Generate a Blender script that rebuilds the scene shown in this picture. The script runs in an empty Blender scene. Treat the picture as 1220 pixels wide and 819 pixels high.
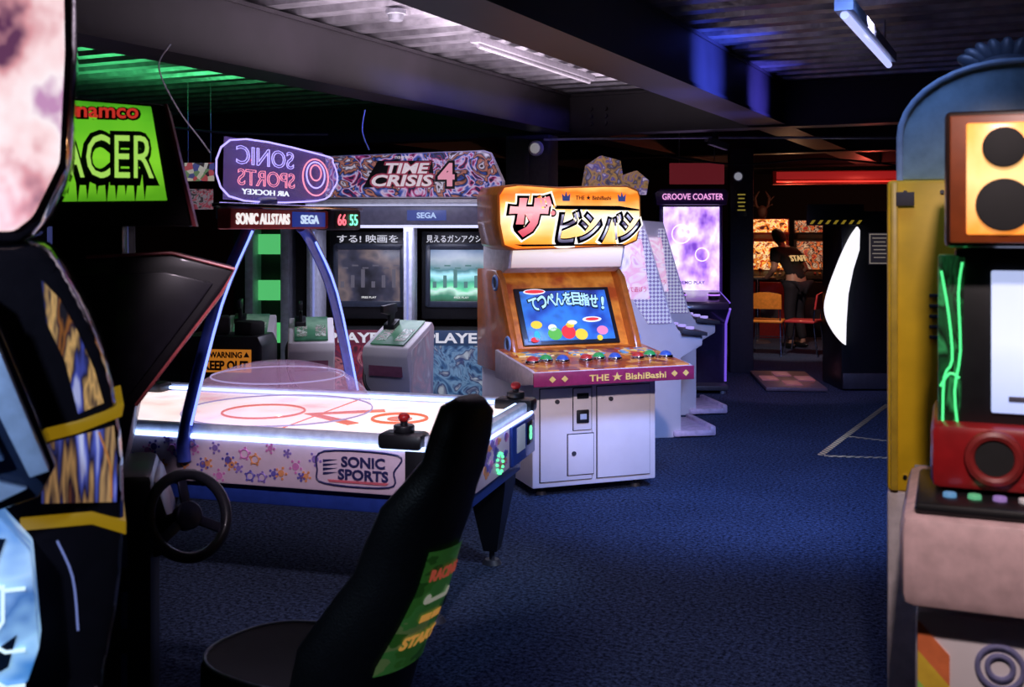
import bpy, bmesh, math, random
from mathutils import Vector, Matrix, Euler
random.seed(3)
sc=bpy.context.scene
COL=sc.collection
R=math.radians
# ------------------------------------------------------------ materials
MC={}
def _new(name):
    m=bpy.data.materials.new(name); m.use_nodes=True
    nt=m.node_tree; b=nt.nodes['Principled BSDF']
    return m,nt,b
def c4(c): return (c[0],c[1],c[2],1)
def pbr(name,col,rough=.5,metal=0.,var=.15,scale=25,bump=0.,coat=0.,alpha=1.,bscale=None):
    if name in MC: return MC[name]
    m,nt,b=_new(name)
    tc=nt.nodes.new('ShaderNodeTexCoord'); n=nt.nodes.new('ShaderNodeTexNoise')
    n.inputs['Scale'].default_value=scale; n.inputs['Detail'].default_value=4
    nt.links.new(tc.outputs['Object'],n.inputs['Vector'])
    r=nt.nodes.new('ShaderNodeValToRGB')
    r.color_ramp.elements[0].position=.3; r.color_ramp.elements[1].position=.7
    r.color_ramp.elements[0].color=c4([x*(1-var) for x in col]); r.color_ramp.elements[1].color=c4([min(1,x*(1+var)) for x in col])
    nt.links.new(n.outputs['Fac'],r.inputs['Fac']); nt.links.new(r.outputs['Color'],b.inputs['Base Color'])
    b.inputs['Roughness'].default_value=rough; b.inputs['Metallic'].default_value=metal
    b.inputs['Coat Weight'].default_value=coat; b.inputs['Alpha'].default_value=alpha
    if bump:
        n2=nt.nodes.new('ShaderNodeTexNoise'); n2.inputs['Scale'].default_value=bscale or scale*4
        nt.links.new(tc.outputs['Object'],n2.inputs['Vector'])
        bp=nt.nodes.new('ShaderNodeBump'); bp.inputs['Strength'].default_value=bump; bp.inputs['Distance'].default_value=.01
        nt.links.new(n2.outputs['Fac'],bp.inputs['Height']); nt.links.new(bp.outputs['Normal'],b.inputs['Normal'])
    MC[name]=m; return m
def glow(name,col,s=1.,rough=.4):
    if name in MC: return MC[name]
    m,nt,b=_new(name)
    b.inputs['Base Color'].default_value=c4([x*.3 for x in col]); b.inputs['Roughness'].default_value=rough
    b.inputs['Emission Color'].default_value=c4(col); b.inputs['Emission Strength'].default_value=s
    MC[name]=m; return m
def art(name,cols,scale=6,s=1.,mode='noise',stretch=(1,1,1),const=True,rough=.3,emit=True,rot=(0,0,0)):
    """abstract multi-colour printed or lit artwork"""
    if name in MC: return MC[name]
    m,nt,b=_new(name)
    tc=nt.nodes.new('ShaderNodeTexCoord'); mp=nt.nodes.new('ShaderNodeMapping')
    mp.inputs['Scale'].default_value=stretch; mp.inputs['Rotation'].default_value=rot
    nt.links.new(tc.outputs['Object'],mp.inputs['Vector'])
    if mode=='voronoi':
        t=nt.nodes.new('ShaderNodeTexVoronoi'); t.inputs['Scale'].default_value=scale
        sp=nt.nodes.new('ShaderNodeSeparateColor'); nt.links.new(t.outputs['Color'],sp.inputs['Color']); out=sp.outputs[0]
    elif mode=='wave':
        t=nt.nodes.new('ShaderNodeTexWave'); t.inputs['Scale'].default_value=scale; t.inputs['Distortion'].default_value=0; out=t.outputs['Fac']
    elif mode=='brick':
        t=nt.nodes.new('ShaderNodeTexChecker'); t.inputs['Scale'].default_value=scale; out=t.outputs['Fac']
    else:
        t=nt.nodes.new('ShaderNodeTexNoise'); t.inputs['Scale'].default_value=scale; t.inputs['Detail'].default_value=3
        if mode=='swirl': t.inputs['Distortion'].default_value=1.6; t.inputs['Detail'].default_value=2
        mr=nt.nodes.new('ShaderNodeMapRange'); mr.inputs[1].default_value=.3; mr.inputs[2].default_value=.7
        nt.links.new(t.outputs['Fac'],mr.inputs[0]); out=mr.outputs[0]
    nt.links.new(mp.outputs['Vector'],t.inputs['Vector'])
    r=nt.nodes.new('ShaderNodeValToRGB'); cr=r.color_ramp
    if const: cr.interpolation='CONSTANT'
    n=len(cols)
    cr.elements[0].position=0; cr.elements[0].color=c4(cols[0])
    cr.elements[1].position=(n-1)/n if const else 1; cr.elements[1].color=c4(cols[-1])
    for i in range(1,n-1):
        e=cr.elements.new(i/n if const else i/(n-1)); e.color=c4(cols[i])
    nt.links.new(out,r.inputs['Fac']); nt.links.new(r.outputs['Color'],b.inputs['Base Color'])
    b.inputs['Roughness'].default_value=rough
    if emit:
        nt.links.new(r.outputs['Color'],b.inputs['Emission Color']); b.inputs['Emission Strength'].default_value=s
    MC[name]=m; return m
def grad(name,stops,axis='Z',s=1.,noise=.0,rough=.3):
    if name in MC: return MC[name]
    m,nt,b=_new(name)
    tc=nt.nodes.new('ShaderNodeTexCoord'); sx=nt.nodes.new('ShaderNodeSeparateXYZ')
    nt.links.new(tc.outputs['Generated'],sx.inputs[0])
    out=sx.outputs[axis]
    if noise:
        n=nt.nodes.new('ShaderNodeTexNoise'); n.inputs['Scale'].default_value=4
        nt.links.new(tc.outputs['Generated'],n.inputs['Vector'])
        a=nt.nodes.new('ShaderNodeMath'); a.operation='MULTIPLY_ADD'; a.inputs[1].default_value=noise*2; a.inputs[2].default_value=-noise
        nt.links.new(n.outputs['Fac'],a.inputs[0])
        ad=nt.nodes.new('ShaderNodeMath'); ad.operation='ADD'
        nt.links.new(a.outputs[0],ad.inputs[0]); nt.links.new(out,ad.inputs[1]); out=ad.outputs[0]
    r=nt.nodes.new('ShaderNodeValToRGB'); cr=r.color_ramp
    cr.elements[0].position=stops[0][0]; cr.elements[0].color=c4(stops[0][1])
    cr.elements[1].position=stops[-1][0]; cr.elements[1].color=c4(stops[-1][1])
    for p,c in stops[1:-1]:
        e=cr.elements.new(p); e.color=c4(c)
    nt.links.new(out,r.inputs['Fac']); nt.links.new(r.outputs['Color'],b.inputs['Base Color'])
    nt.links.new(r.outputs['Color'],b.inputs['Emission Color']); b.inputs['Emission Strength'].default_value=s
    b.inputs['Roughness'].default_value=rough
    MC[name]=m; return m

BLK=pbr('black_plastic',(.010,.010,.013),.4,coat=.1)
BLKM=pbr('black_matte',(.008,.008,.010),.75)
LEA=pbr('black_leather',(.007,.007,.010),.45,bump=.2,scale=40)
WHT=pbr('white_laminate',(.80,.74,.78),.4,var=.04,scale=6)
WHB=pbr('bluish_white',(.5,.58,.75),.35,var=.05)
GRY=pbr('grey_steel',(.35,.35,.4),.4,metal=.6)
DGR=pbr('dark_grey',(.05,.05,.065),.5)
CHR=pbr('chrome',(.7,.7,.75),.15,metal=1,var=.03)
RED=pbr('red_plastic',(.5,.02,.02),.3,coat=.3)
GOLD=pbr('gold_letters',(.9,.6,.15),.4)
GAP=pbr('panel_gap',(.05,.045,.05),.8)
WPR=pbr('white_print',(.85,.85,.88),.5,var=.02)
# ------------------------------------------------------------ mesh tools
def merge(bm,tmp,M=None):
    if M is not None: bmesh.ops.transform(tmp,matrix=M,verts=tmp.verts)
    bmesh.ops.recalc_face_normals(tmp,faces=tmp.faces)
    me=bpy.data.meshes.new('tmp'); tmp.to_mesh(me); tmp.free(); bm.from_mesh(me); bpy.data.meshes.remove(me)
def MX(c=(0,0,0),rot=(0,0,0)): return Matrix.Translation(c)@Euler([R(a) for a in rot]).to_matrix().to_4x4()
def a_box(bm,c,s,bev=0,rot=(0,0,0),seg=2):
    t=bmesh.new(); bmesh.ops.create_cube(t,size=1)
    bmesh.ops.scale(t,vec=s,verts=t.verts)
    if bev: bmesh.ops.bevel(t,geom=t.edges[:],offset=min(bev,min(s)*.45),segments=seg,profile=.5,affect='EDGES')
    merge(bm,t,MX(c,rot))
def a_cyl(bm,c,r,h,r2=None,rot=(0,0,0),seg=32,bev=0):
    t=bmesh.new(); bmesh.ops.create_cone(t,cap_ends=True,segments=seg,radius1=r,radius2=r if r2 is None else r2,depth=h)
    if bev:
        e=[e for e in t.edges if len(e.link_faces)==2 and any(len(f.verts)>4 for f in e.link_faces)]
        bmesh.ops.bevel(t,geom=e,offset=bev,segments=3,profile=.5,affect='EDGES')
    merge(bm,t,MX(c,rot))
def a_sph(bm,c,r,sc=(1,1,1),rot=(0,0,0),u=24,v=14):
    t=bmesh.new(); bmesh.ops.create_uvsphere(t,u_segments=u,v_segments=v,radius=r)
    bmesh.ops.scale(t,vec=sc,verts=t.verts); merge(bm,t,MX(c,rot))
def a_prism(bm,pts,a,b,plane='XZ',bev=0,M=None):
    t=bmesh.new()
    def P(p,q):
        if plane=='XZ': return (p[0],q,p[1])
        if plane=='YZ': return (q,p[0],p[1])
        return (p[0],p[1],q)
    v0=[t.verts.new(P(p,a)) for p in pts]; v1=[t.verts.new(P(p,b)) for p in pts]
    n=len(pts)
    t.faces.new(v0); t.faces.new(list(reversed(v1)))
    for i in range(n): t.faces.new((v0[i],v1[i],v1[(i+1)%n],v0[(i+1)%n]))
    bmesh.ops.recalc_face_normals(t,faces=t.faces)
    if bev: bmesh.ops.bevel(t,geom=t.edges[:],offset=bev,segments=2,profile=.5,affect='EDGES')
    merge(bm,t,M)
def smoothpts(pts,n=6,closed=False):
    P=[Vector(p) for p in pts]; out=[]; L=len(P)
    rng=range(L if closed else L-1)
    for i in rng:
        p0=P[(i-1)%L] if (closed or i>0) else P[0]; p1=P[i]; p2=P[(i+1)%L]; p3=P[(i+2)%L] if (closed or i+2<L) else P[-1]
        for k in range(n):
            t=k/n
            out.append(.5*((2*p1)+(p2-p0)*t+(2*p0-5*p1+4*p2-p3)*t*t+(3*p1-p0-3*p2+p3)*t**3))
    if not closed: out.append(P[-1])
    return out
def a_tube(bm,pts,r,seg=10,closed=False,sm=0):
    if sm: pts=smoothpts(pts,sm,closed)
    pts=[Vector(p) for p in pts]; n=len(pts); t=bmesh.new(); rings=[]
    up=Vector((0,0,1)); prev=None
    for i,p in enumerate(pts):
        if closed: d=pts[(i+1)%n]-pts[i-1]
        else: d=pts[min(i+1,n-1)]-pts[max(i-1,0)]
        d.normalize()
        if prev is None:
            a=d.cross(up); 
            if a.length<.05: a=d.cross(Vector((1,0,0)))
        else: a=prev-d*prev.dot(d)
        a.normalize(); prev=a; b=d.cross(a)
        rr=r[i] if isinstance(r,(list,tuple)) else r
        rings.append([t.verts.new(p+(a*math.cos(2*math.pi*k/seg)+b*math.sin(2*math.pi*k/seg))*rr) for k in range(seg)])
    for i in range(n if closed else n-1):
        A=rings[i]; B=rings[(i+1)%n]
        for k in range(seg): t.faces.new((A[k],A[(k+1)%seg],B[(k+1)%seg],B[k]))
    if not closed: t.faces.new(rings[0]); t.faces.new(list(reversed(rings[-1])))
    merge(bm,t)
def a_text(bm,body,c,w,h,rot=(90,0,0),ext=.002,bold=0.,mirror=False,shear=0.,outline=0.):
    cu=bpy.data.curves.new('t','FONT'); cu.body=body; cu.align_x='CENTER'; cu.align_y='CENTER'; cu.offset=bold; cu.extrude=.01; cu.shear=shear; cu.resolution_u=3
    if outline: cu.extrude=0; cu.fill_mode='NONE'; cu.bevel_depth=outline; cu.bevel_resolution=1
    ob=bpy.data.objects.new('t',cu); COL.objects.link(ob)
    dg=bpy.context.evaluated_depsgraph_get(); dg.update()
    me=bpy.data.meshes.new_from_object(ob.evaluated_get(dg))
    t=bmesh.new(); t.from_mesh(me)
    bpy.data.objects.remove(ob); bpy.data.curves.remove(cu); bpy.data.meshes.remove(me)
    if not t.verts: t.free(); return
    xs=[v.co.x for v in t.verts]; ys=[v.co.y for v in t.verts]
    cx=(max(xs)+min(xs))/2; cy=(max(ys)+min(ys))/2; wx=max(xs)-min(xs); wy=max(ys)-min(ys)
    s1=w/wx; s2=(h/wy) if h else s1
    for v in t.verts:
        v.co.x=(v.co.x-cx)*s1*(-1 if mirror else 1); v.co.y=(v.co.y-cy)*s2; v.co.z*=(s1 if outline else ext/.01)
    merge(bm,t,MX(c,rot))
def a_loft(bm,secs,cap=True):
    t=bmesh.new(); rings=[[t.verts.new(p) for p in s] for s in secs]; n=len(secs[0])
    for i in range(len(secs)-1):
        for k in range(n): t.faces.new((rings[i][k],rings[i][(k+1)%n],rings[i+1][(k+1)%n],rings[i+1][k]))
    if cap: t.faces.new(rings[0]); t.faces.new(list(reversed(rings[-1])))
    merge(bm,t)
def a_ring(bm,c,r,tr,rot=(0,0,0),n=36,seg=8,sx=1,sy=1):
    t=bmesh.new()
    a_tube(t,[(r*sx*math.cos(2*math.pi*i/n),r*sy*math.sin(2*math.pi*i/n),0) for i in range(n)],tr,seg,closed=True)
    merge(bm,t,MX(c,rot))
def finish(name,bm,mat,parent=None,label=None,ang=35,sub=0):
    bmesh.ops.recalc_face_normals(bm,faces=bm.faces)
    me=bpy.data.meshes.new(name); bm.to_mesh(me); bm.free()
    for m in (mat if isinstance(mat,(list,tuple)) else [mat]): me.materials.append(m)
    me.shade_smooth(); me.set_sharp_from_angle(angle=R(ang))
    ob=bpy.data.objects.new(name,me); COL.objects.link(ob)
    if parent is not None: ob.parent=parent
    if label: ob['label']=label
    return ob
def absorb(target,objs):
    """put printed pattern meshes into the part they are printed on"""
    bm=bmesh.new(); bm.from_mesh(target.data)
    for o in objs:
        idx=len(target.data.materials); target.data.materials.append(o.data.materials[0])
        k=len(bm.faces); bm.from_mesh(o.data); bm.faces.ensure_lookup_table()
        for f in bm.faces[k:]: f.material_index=idx
    bm.to_mesh(target.data); bm.free()
    for o in objs: bpy.data.objects.remove(o)
class T:
    def __init__(s,name,label,cat,loc,rotz=0,group=None):
        e=bpy.data.objects.new(name,None); e.empty_display_size=.2; COL.objects.link(e)
        e.location=loc; e.rotation_euler=(0,0,R(rotz)); e['label']=label; e['category']=cat
        if group: e['group']=group
        s.e=e
    def add(s,name,bm,mat,par=None,label=None,ang=35,sub=0): return finish(name,bm,mat,par or s.e,label,ang,sub)
    def box(s,name,c,sz,mat,bev=.004,rot=(0,0,0),par=None,label=None):
        b=bmesh.new(); a_box(b,c,sz,bev,rot); return s.add(name,b,mat,par,label)
    def cyl(s,name,c,r,h,mat,rot=(0,0,0),r2=None,bev=0,par=None,label=None):
        b=bmesh.new(); a_cyl(b,c,r,h,r2,rot,bev=bev); return s.add(name,b,mat,par,label)
    def prism(s,name,pts,a,b_,mat,plane='XZ',bev=.004,par=None,label=None,M=None):
        b=bmesh.new(); a_prism(b,pts,a,b_,plane,bev,M); return s.add(name,b,mat,par,label)
    def tube(s,name,pts,r,mat,closed=False,sm=0,par=None,label=None,seg=10):
        b=bmesh.new(); a_tube(b,pts,r,seg,closed,sm); return s.add(name,b,mat,par,label)
    def text(s,body,c,w,h,mat,rot=(90,0,0),par=None,name='lettering',**k):
        b=bmesh.new(); a_text(b,body,c,w,h,rot,**k); return s.add(name,b,mat,par)
def single(name,bm,mat,label,cat,loc=(0,0,0),rotz=0,kind=None,group=None):
    o=finish(name,bm,mat); o.location=loc; o.rotation_euler=(0,0,R(rotz))
    if label: o['label']=label
    if cat: o['category']=cat
    if kind: o['kind']=kind
    if group: o['group']=group
    return o
def copy_thing(t,loc,rotz,label=None,skip=()):
    n=t.e.copy(); COL.objects.link(n); n.location=loc; n.rotation_euler=(0,0,R(rotz))
    if label: n['label']=label
    def rec(src,dst):
        for ch in src.children:
            if ch.name.split('.')[0] in skip: continue
            k=ch.copy(); COL.objects.link(k); k.parent=dst; rec(ch,k)
    rec(t.e,n); return n

# ------------------------------------------------------------ room shell (x = across, y = deep, turned 25.5 deg)
RA=-25.5
def struct(name,bm,mat): return single(name,bm,mat,None,None,(0,0,0),RA,'structure')
def carpet():
    m,nt,b=_new('carpet')
    tc=nt.nodes.new('ShaderNodeTexCoord')
    n=nt.nodes.new('ShaderNodeTexNoise'); n.inputs['Scale'].default_value=50; n.inputs['Detail'].default_value=6; n.inputs['Roughness'].default_value=.8
    n3=nt.nodes.new('ShaderNodeTexNoise'); n3.inputs['Scale'].default_value=1.3
    for q in (n,n3): nt.links.new(tc.outputs['Object'],q.inputs['Vector'])
    r=nt.nodes.new('ShaderNodeValToRGB'); r.color_ramp.elements[0].position=.42; r.color_ramp.elements[1].position=.62
    r.color_ramp.elements[0].color=(.006,.012,.034,1); r.color_ramp.elements[1].color=(.13,.18,.34,1)
    mx=nt.nodes.new('ShaderNodeMix'); mx.data_type='RGBA'; mx.blend_type='MULTIPLY'; mx.inputs[0].default_value=.5
    nt.links.new(n.outputs['Fac'],r.inputs['Fac']); nt.links.new(r.outputs['Color'],mx.inputs[6]); nt.links.new(n3.outputs['Fac'],mx.inputs[7])
    nt.links.new(mx.outputs[2],b.inputs['Base Color']); b.inputs['Roughness'].default_value=.95; b.inputs['Specular IOR Level'].default_value=.12
    bp=nt.nodes.new('ShaderNodeBump'); bp.inputs['Strength'].default_value=.7; bp.inputs['Distance'].default_value=.01
    nt.links.new(n.outputs['Fac'],bp.inputs['Height']); nt.links.new(bp.outputs['Normal'],b.inputs['Normal'])
    return m
WALLM=pbr('painted_wall',(.010,.009,.016),.8,bump=.1)
BEAMM=pbr('painted_beam',(.017,.012,.018),.5,scale=5,var=.2)
DECKM=pbr('galvanised_deck',(.36,.34,.38),.33,metal=.6,scale=8,var=.35,bump=.25)
b=bmesh.new(); a_box(b,(-2.5,8,-.05),(15.4,22.4,.1)); struct('floor',b,carpet())
b=bmesh.new(); a_box(b,(-2.5,19.05,1.6),(15.2,.1,3.2)); struct('wall_back',b,WALLM)
b=bmesh.new(); a_box(b,(-10.05,8,1.6),(.1,22.2,3.2)); struct('wall_left',b,WALLM)
b=bmesh.new(); a_box(b,(5.05,8,1.6),(.1,22.2,3.2)); struct('wall_right',b,WALLM)
b=bmesh.new(); a_box(b,(-2.5,-3.05,1.6),(15.2,.1,3.2)); struct('wall_front',b,WALLM)
b=bmesh.new(); pts=[]; u=-3.
while u<19:
    pts+=[(u,2.98),(u+.12,2.98),(u+.15,3.05),(u+.25,3.05),(u+.255,3.03),(u+.265,3.03),(u+.27,3.05)]; u+=.30
pts.append((19.1,3.05)); pts+= [(19.1,3.12),(-3,3.12)]
a_prism(b,pts,-10,5,'YZ'); struct('ceiling',b,DECKM)
def ibeam(bm,v0,v1,u0,u1,z0,z1,along='u'):
    vc=(v0+v1)/2
    if along=='u':
        a_box(bm,(vc,(u0+u1)/2,z0+.012),(v1-v0,u1-u0,.024)); a_box(bm,(vc,(u0+u1)/2,z1-.012),(v1-v0,u1-u0,.024))
        a_box(bm,(v1-.03,(u0+u1)/2,(z0+z1)/2),(.03,u1-u0,z1-z0)); a_box(bm,(v0+.03,(u0+u1)/2,(z0+z1)/2),(.03,u1-u0,z1-z0))
    else:
        uc=(u0+u1)/2
        a_box(bm,((v0+v1)/2,uc,z0+.012),(v1-v0,u1-u0,.024)); a_box(bm,((v0+v1)/2,uc,z1-.012),(v1-v0,u1-u0,.024))
        a_box(bm,((v0+v1)/2,u0+.04,(z0+z1)/2),(v1-v0,.03,z1-z0))
n=0
for (v0,v1,u0,u1) in [(-4.3,-4.0,-3,9.7),(-2.3,-1.96,-3,9.7),(-4.3,-4.0,9.95,19),(-2.3,-1.96,9.95,19),(.4,.7,9.95,19),(-6.6,-6.3,9.95,19),(.9,1.2,-3,9.7)]:
    b=bmesh.new(); ibeam(b,v0,v1,u0,u1,2.6,2.97); n+=1; struct('trim_%d'%n,b,BEAMM)
for (u0,u1) in [(9.7,9.95),(13.2,13.45),(16.4,16.65)]:
    b=bmesh.new(); ibeam(b,-10,5,u0,u1,2.58,2.97,'v')
    if u0<10:
        for vv in (-4.75,-4.6,-3.8,-3.65):
            for zz in (2.68,2.75,2.82): a_cyl(b,(vv,9.715,zz),.022,.05,rot=(90,0,0),seg=6)
    n+=1; struct('trim_%d'%n,b,BEAMM)
COLM=pbr('grey_column',(.075,.065,.09),.6)
b=bmesh.new(); a_box(b,(-4.42,9.72,1.3),(.46,.24,2.57),.01); a_box(b,(-4.42,9.59,1.3),(.06,.03,2.5),.004); struct('trim_20',b,COLM)
b=bmesh.new(); a_box(b,(0,0,1.3),(.27,.25,2.6),.01); o=struct('trim_21',b,pbr('dark_column',(.028,.028,.045),.5)); o.location=(2.68,12.8,0); o.rotation_euler=(0,0,R(-5))

def wroom(v,u): 
    a=R(RA); return (v*math.cos(a)-u*math.sin(a), v*math.sin(a)+u*math.cos(a))
x,y=wroom(-3.3,7.4); t=T('light_batten','unlit white fluorescent batten fixed under the metal deck','ceiling light',(x,y,2.90),RA)
t.box('fixture_body',(0,0,.03),(.07,2.1,.045),pbr('batten_grey',(.30,.28,.32),.5)); t.cyl('tube',(0,0,-.01),.013,2.0,pbr('tube_off',(.4,.38,.42),.4),rot=(90,0,0))
x,y=wroom(-.82,6.35); t=T('light_batten','fluorescent batten glowing pale blue between the beams','ceiling light',(x,y,2.74),RA)
t.box('fixture_body',(0,0,.03),(.09,1.85,.06),WHB); t.cyl('tube',(0,0,-.018),.02,1.8,glow('tube_glow',(.50,.55,1),1.1),rot=(90,0,0))
for k in (-.7,.7): t.tube('hanger',[(0,k,.06),(0,k,.235)],.006,GRY)
x,y=wroom(-3.35,5.45); t=T('smoke_detector','round white smoke detector on the metal deck','smoke detector',(x,y,2.88))
t.cyl('detector_base',(0,0,.07),.06,.03,GRY,bev=.005); t.cyl('sensor_head',(0,0,.04),.04,.04,GRY,r2=.05); t.tube('stem',[(0,0,.08),(0,0,.1)],.01,GRY)
t=T('emergency_light','round white bulkhead lamp on the grey column','wall light',(.239,10.485,2.45),RA)
t.cyl('housing',(0,-.02,0),.075,.05,WHT,rot=(90,0,0),bev=.01)
b=bmesh.new(); a_sph(b,(0,-.045,0),.05,(1,.5,1)); t.add('lens',b,glow('lens_soft',(.8,.75,.8),.25))
def cable(label,pts,r=.006,m=None,nm='hanging_cable'):
    b=bmesh.new(); a_tube(b,pts,r,8,sm=8); single(nm,b,m or BLK,label,'cable')
cable('thin white cable drooping from the steel beam',[(-1.72,5.5,2.62),(-1.78,5.5,2.5),(-1.70,5.55,2.3),(-1.6,5.6,2.15),(-1.55,5.6,2.08)],.004,WPR)
cable('black cable sagging beneath the deck',[(-3.4,8.6,2.6),(-2.8,8.7,2.5),(-2.2,8.8,2.45),(-1.5,8.9,2.45)],.01)
cable('long pale conduit running under the far beams',[(.3,10.3,2.52),(2,10.4,2.55),(4.5,10.2,2.52)],.012,GRY,'conduit')
cable('thin cable looping along the far beam',[(1.6,11.5,2.45),(2.4,11.6,2.36),(3.3,11.6,2.42),(4.2,11.6,2.34)],.01)
cable('short cable dropping to the marquee',[(-1.16,8.6,2.62),(-1.18,8.6,2.45),(-1.12,8.55,2.3)],.006,WPR)
t=T('ceiling_camera','small dark camera on a bracket under the far girder','camera',(1.9,10.2,2.5))
t.cyl('mount',(0,0,.04),.03,.08,DGR); t.box('camera_body',(.03,0,-.03),(.2,.07,.06),DGR,rot=(0,15,20)); 
t.tube('arm',[(-.1,0,0),(-.05,0,.02),(0,0,.0)],.012,GRY)
t=T('hanging_sign','small colourful printed sign boards hung over the gun machines','sign',(-2.75,9.6,2.1),0)
t.box('board',(0,0,.08),(.26,.02,.16),art('sign_art',[(.6,.1,.12),(.7,.6,.5),(.1,.1,.3),(.2,.3,.15),(.05,.03,.04)],22,.4,'voronoi'),.003)
t.box('board',(-.06,0,-.16),(.36,.02,.18),art('sign_art2',[(.05,.04,.05),(.25,.2,.25),(.3,.05,.08),(.02,.02,.03)],14,.5,'swirl'),.003)
for k in (-.1,.1): t.tube('hanger',[(k,0,.16),(k,0,.87)],.004,GRY)

# ------------------------------------------------------------ AIR HOCKEY TABLE
t=T('air_hockey_table','white and blue air hockey table with glowing playfield and overhead scoreboard','air hockey table',(-1.13,5.36,0),-16)
SIDE=pbr('table_side',(.80,.64,.78),.35,var=.04)
BLU=pbr('blue_skirt',(.02,.05,.30),.35,coat=.3)
LED=glow('led_blue_white',(.42,.58,1),3.0)
b=bmesh.new()
a_prism(b,[(-1.15,-.45),(-1.03,-.585),(1.03,-.585),(1.15,-.45),(1.15,.45),(1.03,.585),(-1.03,.585),(-1.15,.45)],.57,.775,'XY',.008)
body=t.add('table_body',b,SIDE)
b=bmesh.new()
a_prism(b,[(-1.10,-.42),(-1.0,-.545),(1.0,-.545),(1.10,-.42),(1.10,.42),(1.0,.545),(-1.0,.545),(-1.10,.42)],.48,.569,'XY',.01)
t.add('lower_skirt',b,BLU)
PF=art('playfield',[(.95,.50,.48),(1,.78,.72),(1,.88,.86),(.98,.66,.70)],2.6,1.0,'noise',const=False,rough=.6)
pf=t.box('playfield',(0,0,.778),(2.1,1.0,.01),PF)
b=bmesh.new()
a_ring(b,(.62,0,.786),.13,.008,sx=1,sy=1); a_cyl(b,(.62,0,.785),.06,.004)
a_ring(b,(-.1,0,.786),.2,.006)
a_box(b,(.2,.0,.786),(.006,.98,.004))
for s in (-1,1): a_prism(b,[(.12,0),(.45,s*.22),(.48,s*.16),(.2,0)],.784,.788,'XY')
mk=t.add('playfield_marking',b,glow('field_orange',(.85,.18,.09),.85),pf); absorb(pf,[mk])
b=bmesh.new()
a_box(b,(0,-.545,.795),(2.06,.05,.05),.012); a_box(b,(0,.545,.795),(2.06,.05,.05),.012)
for s in (-1,1): a_box(b,(s*1.11,0,.795),(.05,.9,.05),.012)
for sx in (-1,1):
    for sy in (-1,1): a_box(b,(sx*1.09,sy*.515,.795),(.17,.05,.05),.012,rot=(0,0,sx*sy*-48))
t.add('rail',b,pbr('rail_white',(.7,.75,.9),.35))
for q,r in (([(-1.02,-.50,.80),(1.02,-.50,.80)],.011),([(-1.02,.50,.80),(1.02,.50,.80)],.009),([(-1.0,-.578,.772),(1.02,-.590,.772)],.011),([(1.075,-.44,.805),(1.075,.44,.805)],.011),([(-1.075,-.44,.805),(-1.075,.44,.805)],.011),([(1.155,-.43,.772),(1.155,.43,.772)],.008),([(1.155,-.43,.772),(1.03,-.590,.772)],.008)):
    t.tube('light_strip',q,r,LED)
cl=[(.75,.25,.6),(.15,.12,.5),(.85,.35,.15),(.3,.2,.6)]
mats=[pbr('print_%d'%i,c,.4) for i,c in enumerate(cl)]
ptn=[]
for i,mm in enumerate(mats):
    b=bmesh.new()
    for k in range(12):
        cx=-.95+(k*4+i)*.030+random.uniform(-.01,.01); cz=random.uniform(.60,.75); r=random.uniform(.011,.021)
        if k%3==0: a_ring(b,(cx,-.587,cz),r,.004,rot=(90,0,0),n=12,seg=4)
        else: a_cyl(b,(cx,-.587,cz),r*.8,.003,rot=(90,0,0),seg=10)
        for q in range(5):
            a=q*1.256+k; a_cyl(b,(cx+math.cos(a)*r*1.3,-.587,cz+math.sin(a)*r*1.3),.006,.003,rot=(90,0,0),seg=8)
    for k in range(7):
        cy=random.uniform(-.42,.02); cz=random.uniform(.6,.75); r=random.uniform(.012,.022)
        a_cyl(b,(1.151,cy,cz),r,.004,rot=(0,90,0),seg=10)
        a_cyl(b,(1.151,cy+.03,cz),.009,.003,rot=(0,90,0),seg=8)
    ptn.append(t.add('printed_pattern',b,mm,body))
NAVY=pbr('navy_print',(.03,.03,.13),.4)
CXB=.66
def bx(p): return CXB+(p-.70)*.74
b=bmesh.new()
ol=[(.50,.605),(.455,.66),(.50,.742),(.95,.742),(.93,.67),(.90,.605)]
a_tube(b,smoothpts([(bx(p[0]),-.589,p[1]) for p in ol],5,True),.004,6,closed=True)
for k in range(4): a_prism(b,[(bx(.49),.64+k*.018),(bx(.58),.655+k*.018),(bx(.49),.652+k*.018)],-.588,-.585,'XZ')
ptn.append(t.add('outline',b,NAVY,body)); 
b=bmesh.new(); a_prism(b,[(bx(.52),.622),(bx(.90),.622),(bx(.88),.612),(bx(.53),.612)],-.589,-.586); ptn.append(t.add('band',b,pbr('emblem_red',(.7,.15,.2),.4),body))
absorb(body,ptn)
t.text('SONIC',(bx(.74),-.588,.702),.20,.046,NAVY,par=body,bold=.03); t.text('SPORTS',(bx(.74),-.588,.648),.23,.046,NAVY,par=body,bold=.03)
for (cx,cy) in [(.86,-.55),(1.06,.47),(-.86,-.55),(-1.06,.47)]:
    p=t.box('puck_holder',(cx,cy,.80),(.20,.12,.07),BLK,.02)
    b=bmesh.new(); a_cyl(b,(cx,cy,.85),.045,.03,bev=.006); a_cyl(b,(cx,cy,.872),.016,.03); t.add('striker_base',b,BLK,p)
    b=bmesh.new(); a_sph(b,(cx,cy,.895),.026,(1,1,.8)); t.add('striker_knob',b,RED,p)
t.box('goal_box',(.95,-.583,.69),(.14,.03,.16),BLK,.01)
ep=t.box('end_panel',(1.16,.24,.67),(.02,.40,.19),BLU,.008)
t.box('score_window',(1.172,.33,.69),(.006,.09,.11),BLK,.003,par=ep)
t.text('8',(1.177,.33,.69),.04,.07,glow('score_green',(.2,1,.5),1.2),rot=(90,0,90),par=ep)
t.box('score_window',(1.172,.17,.69),(.006,.14,.12),WPR,.003,par=ep)
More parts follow.
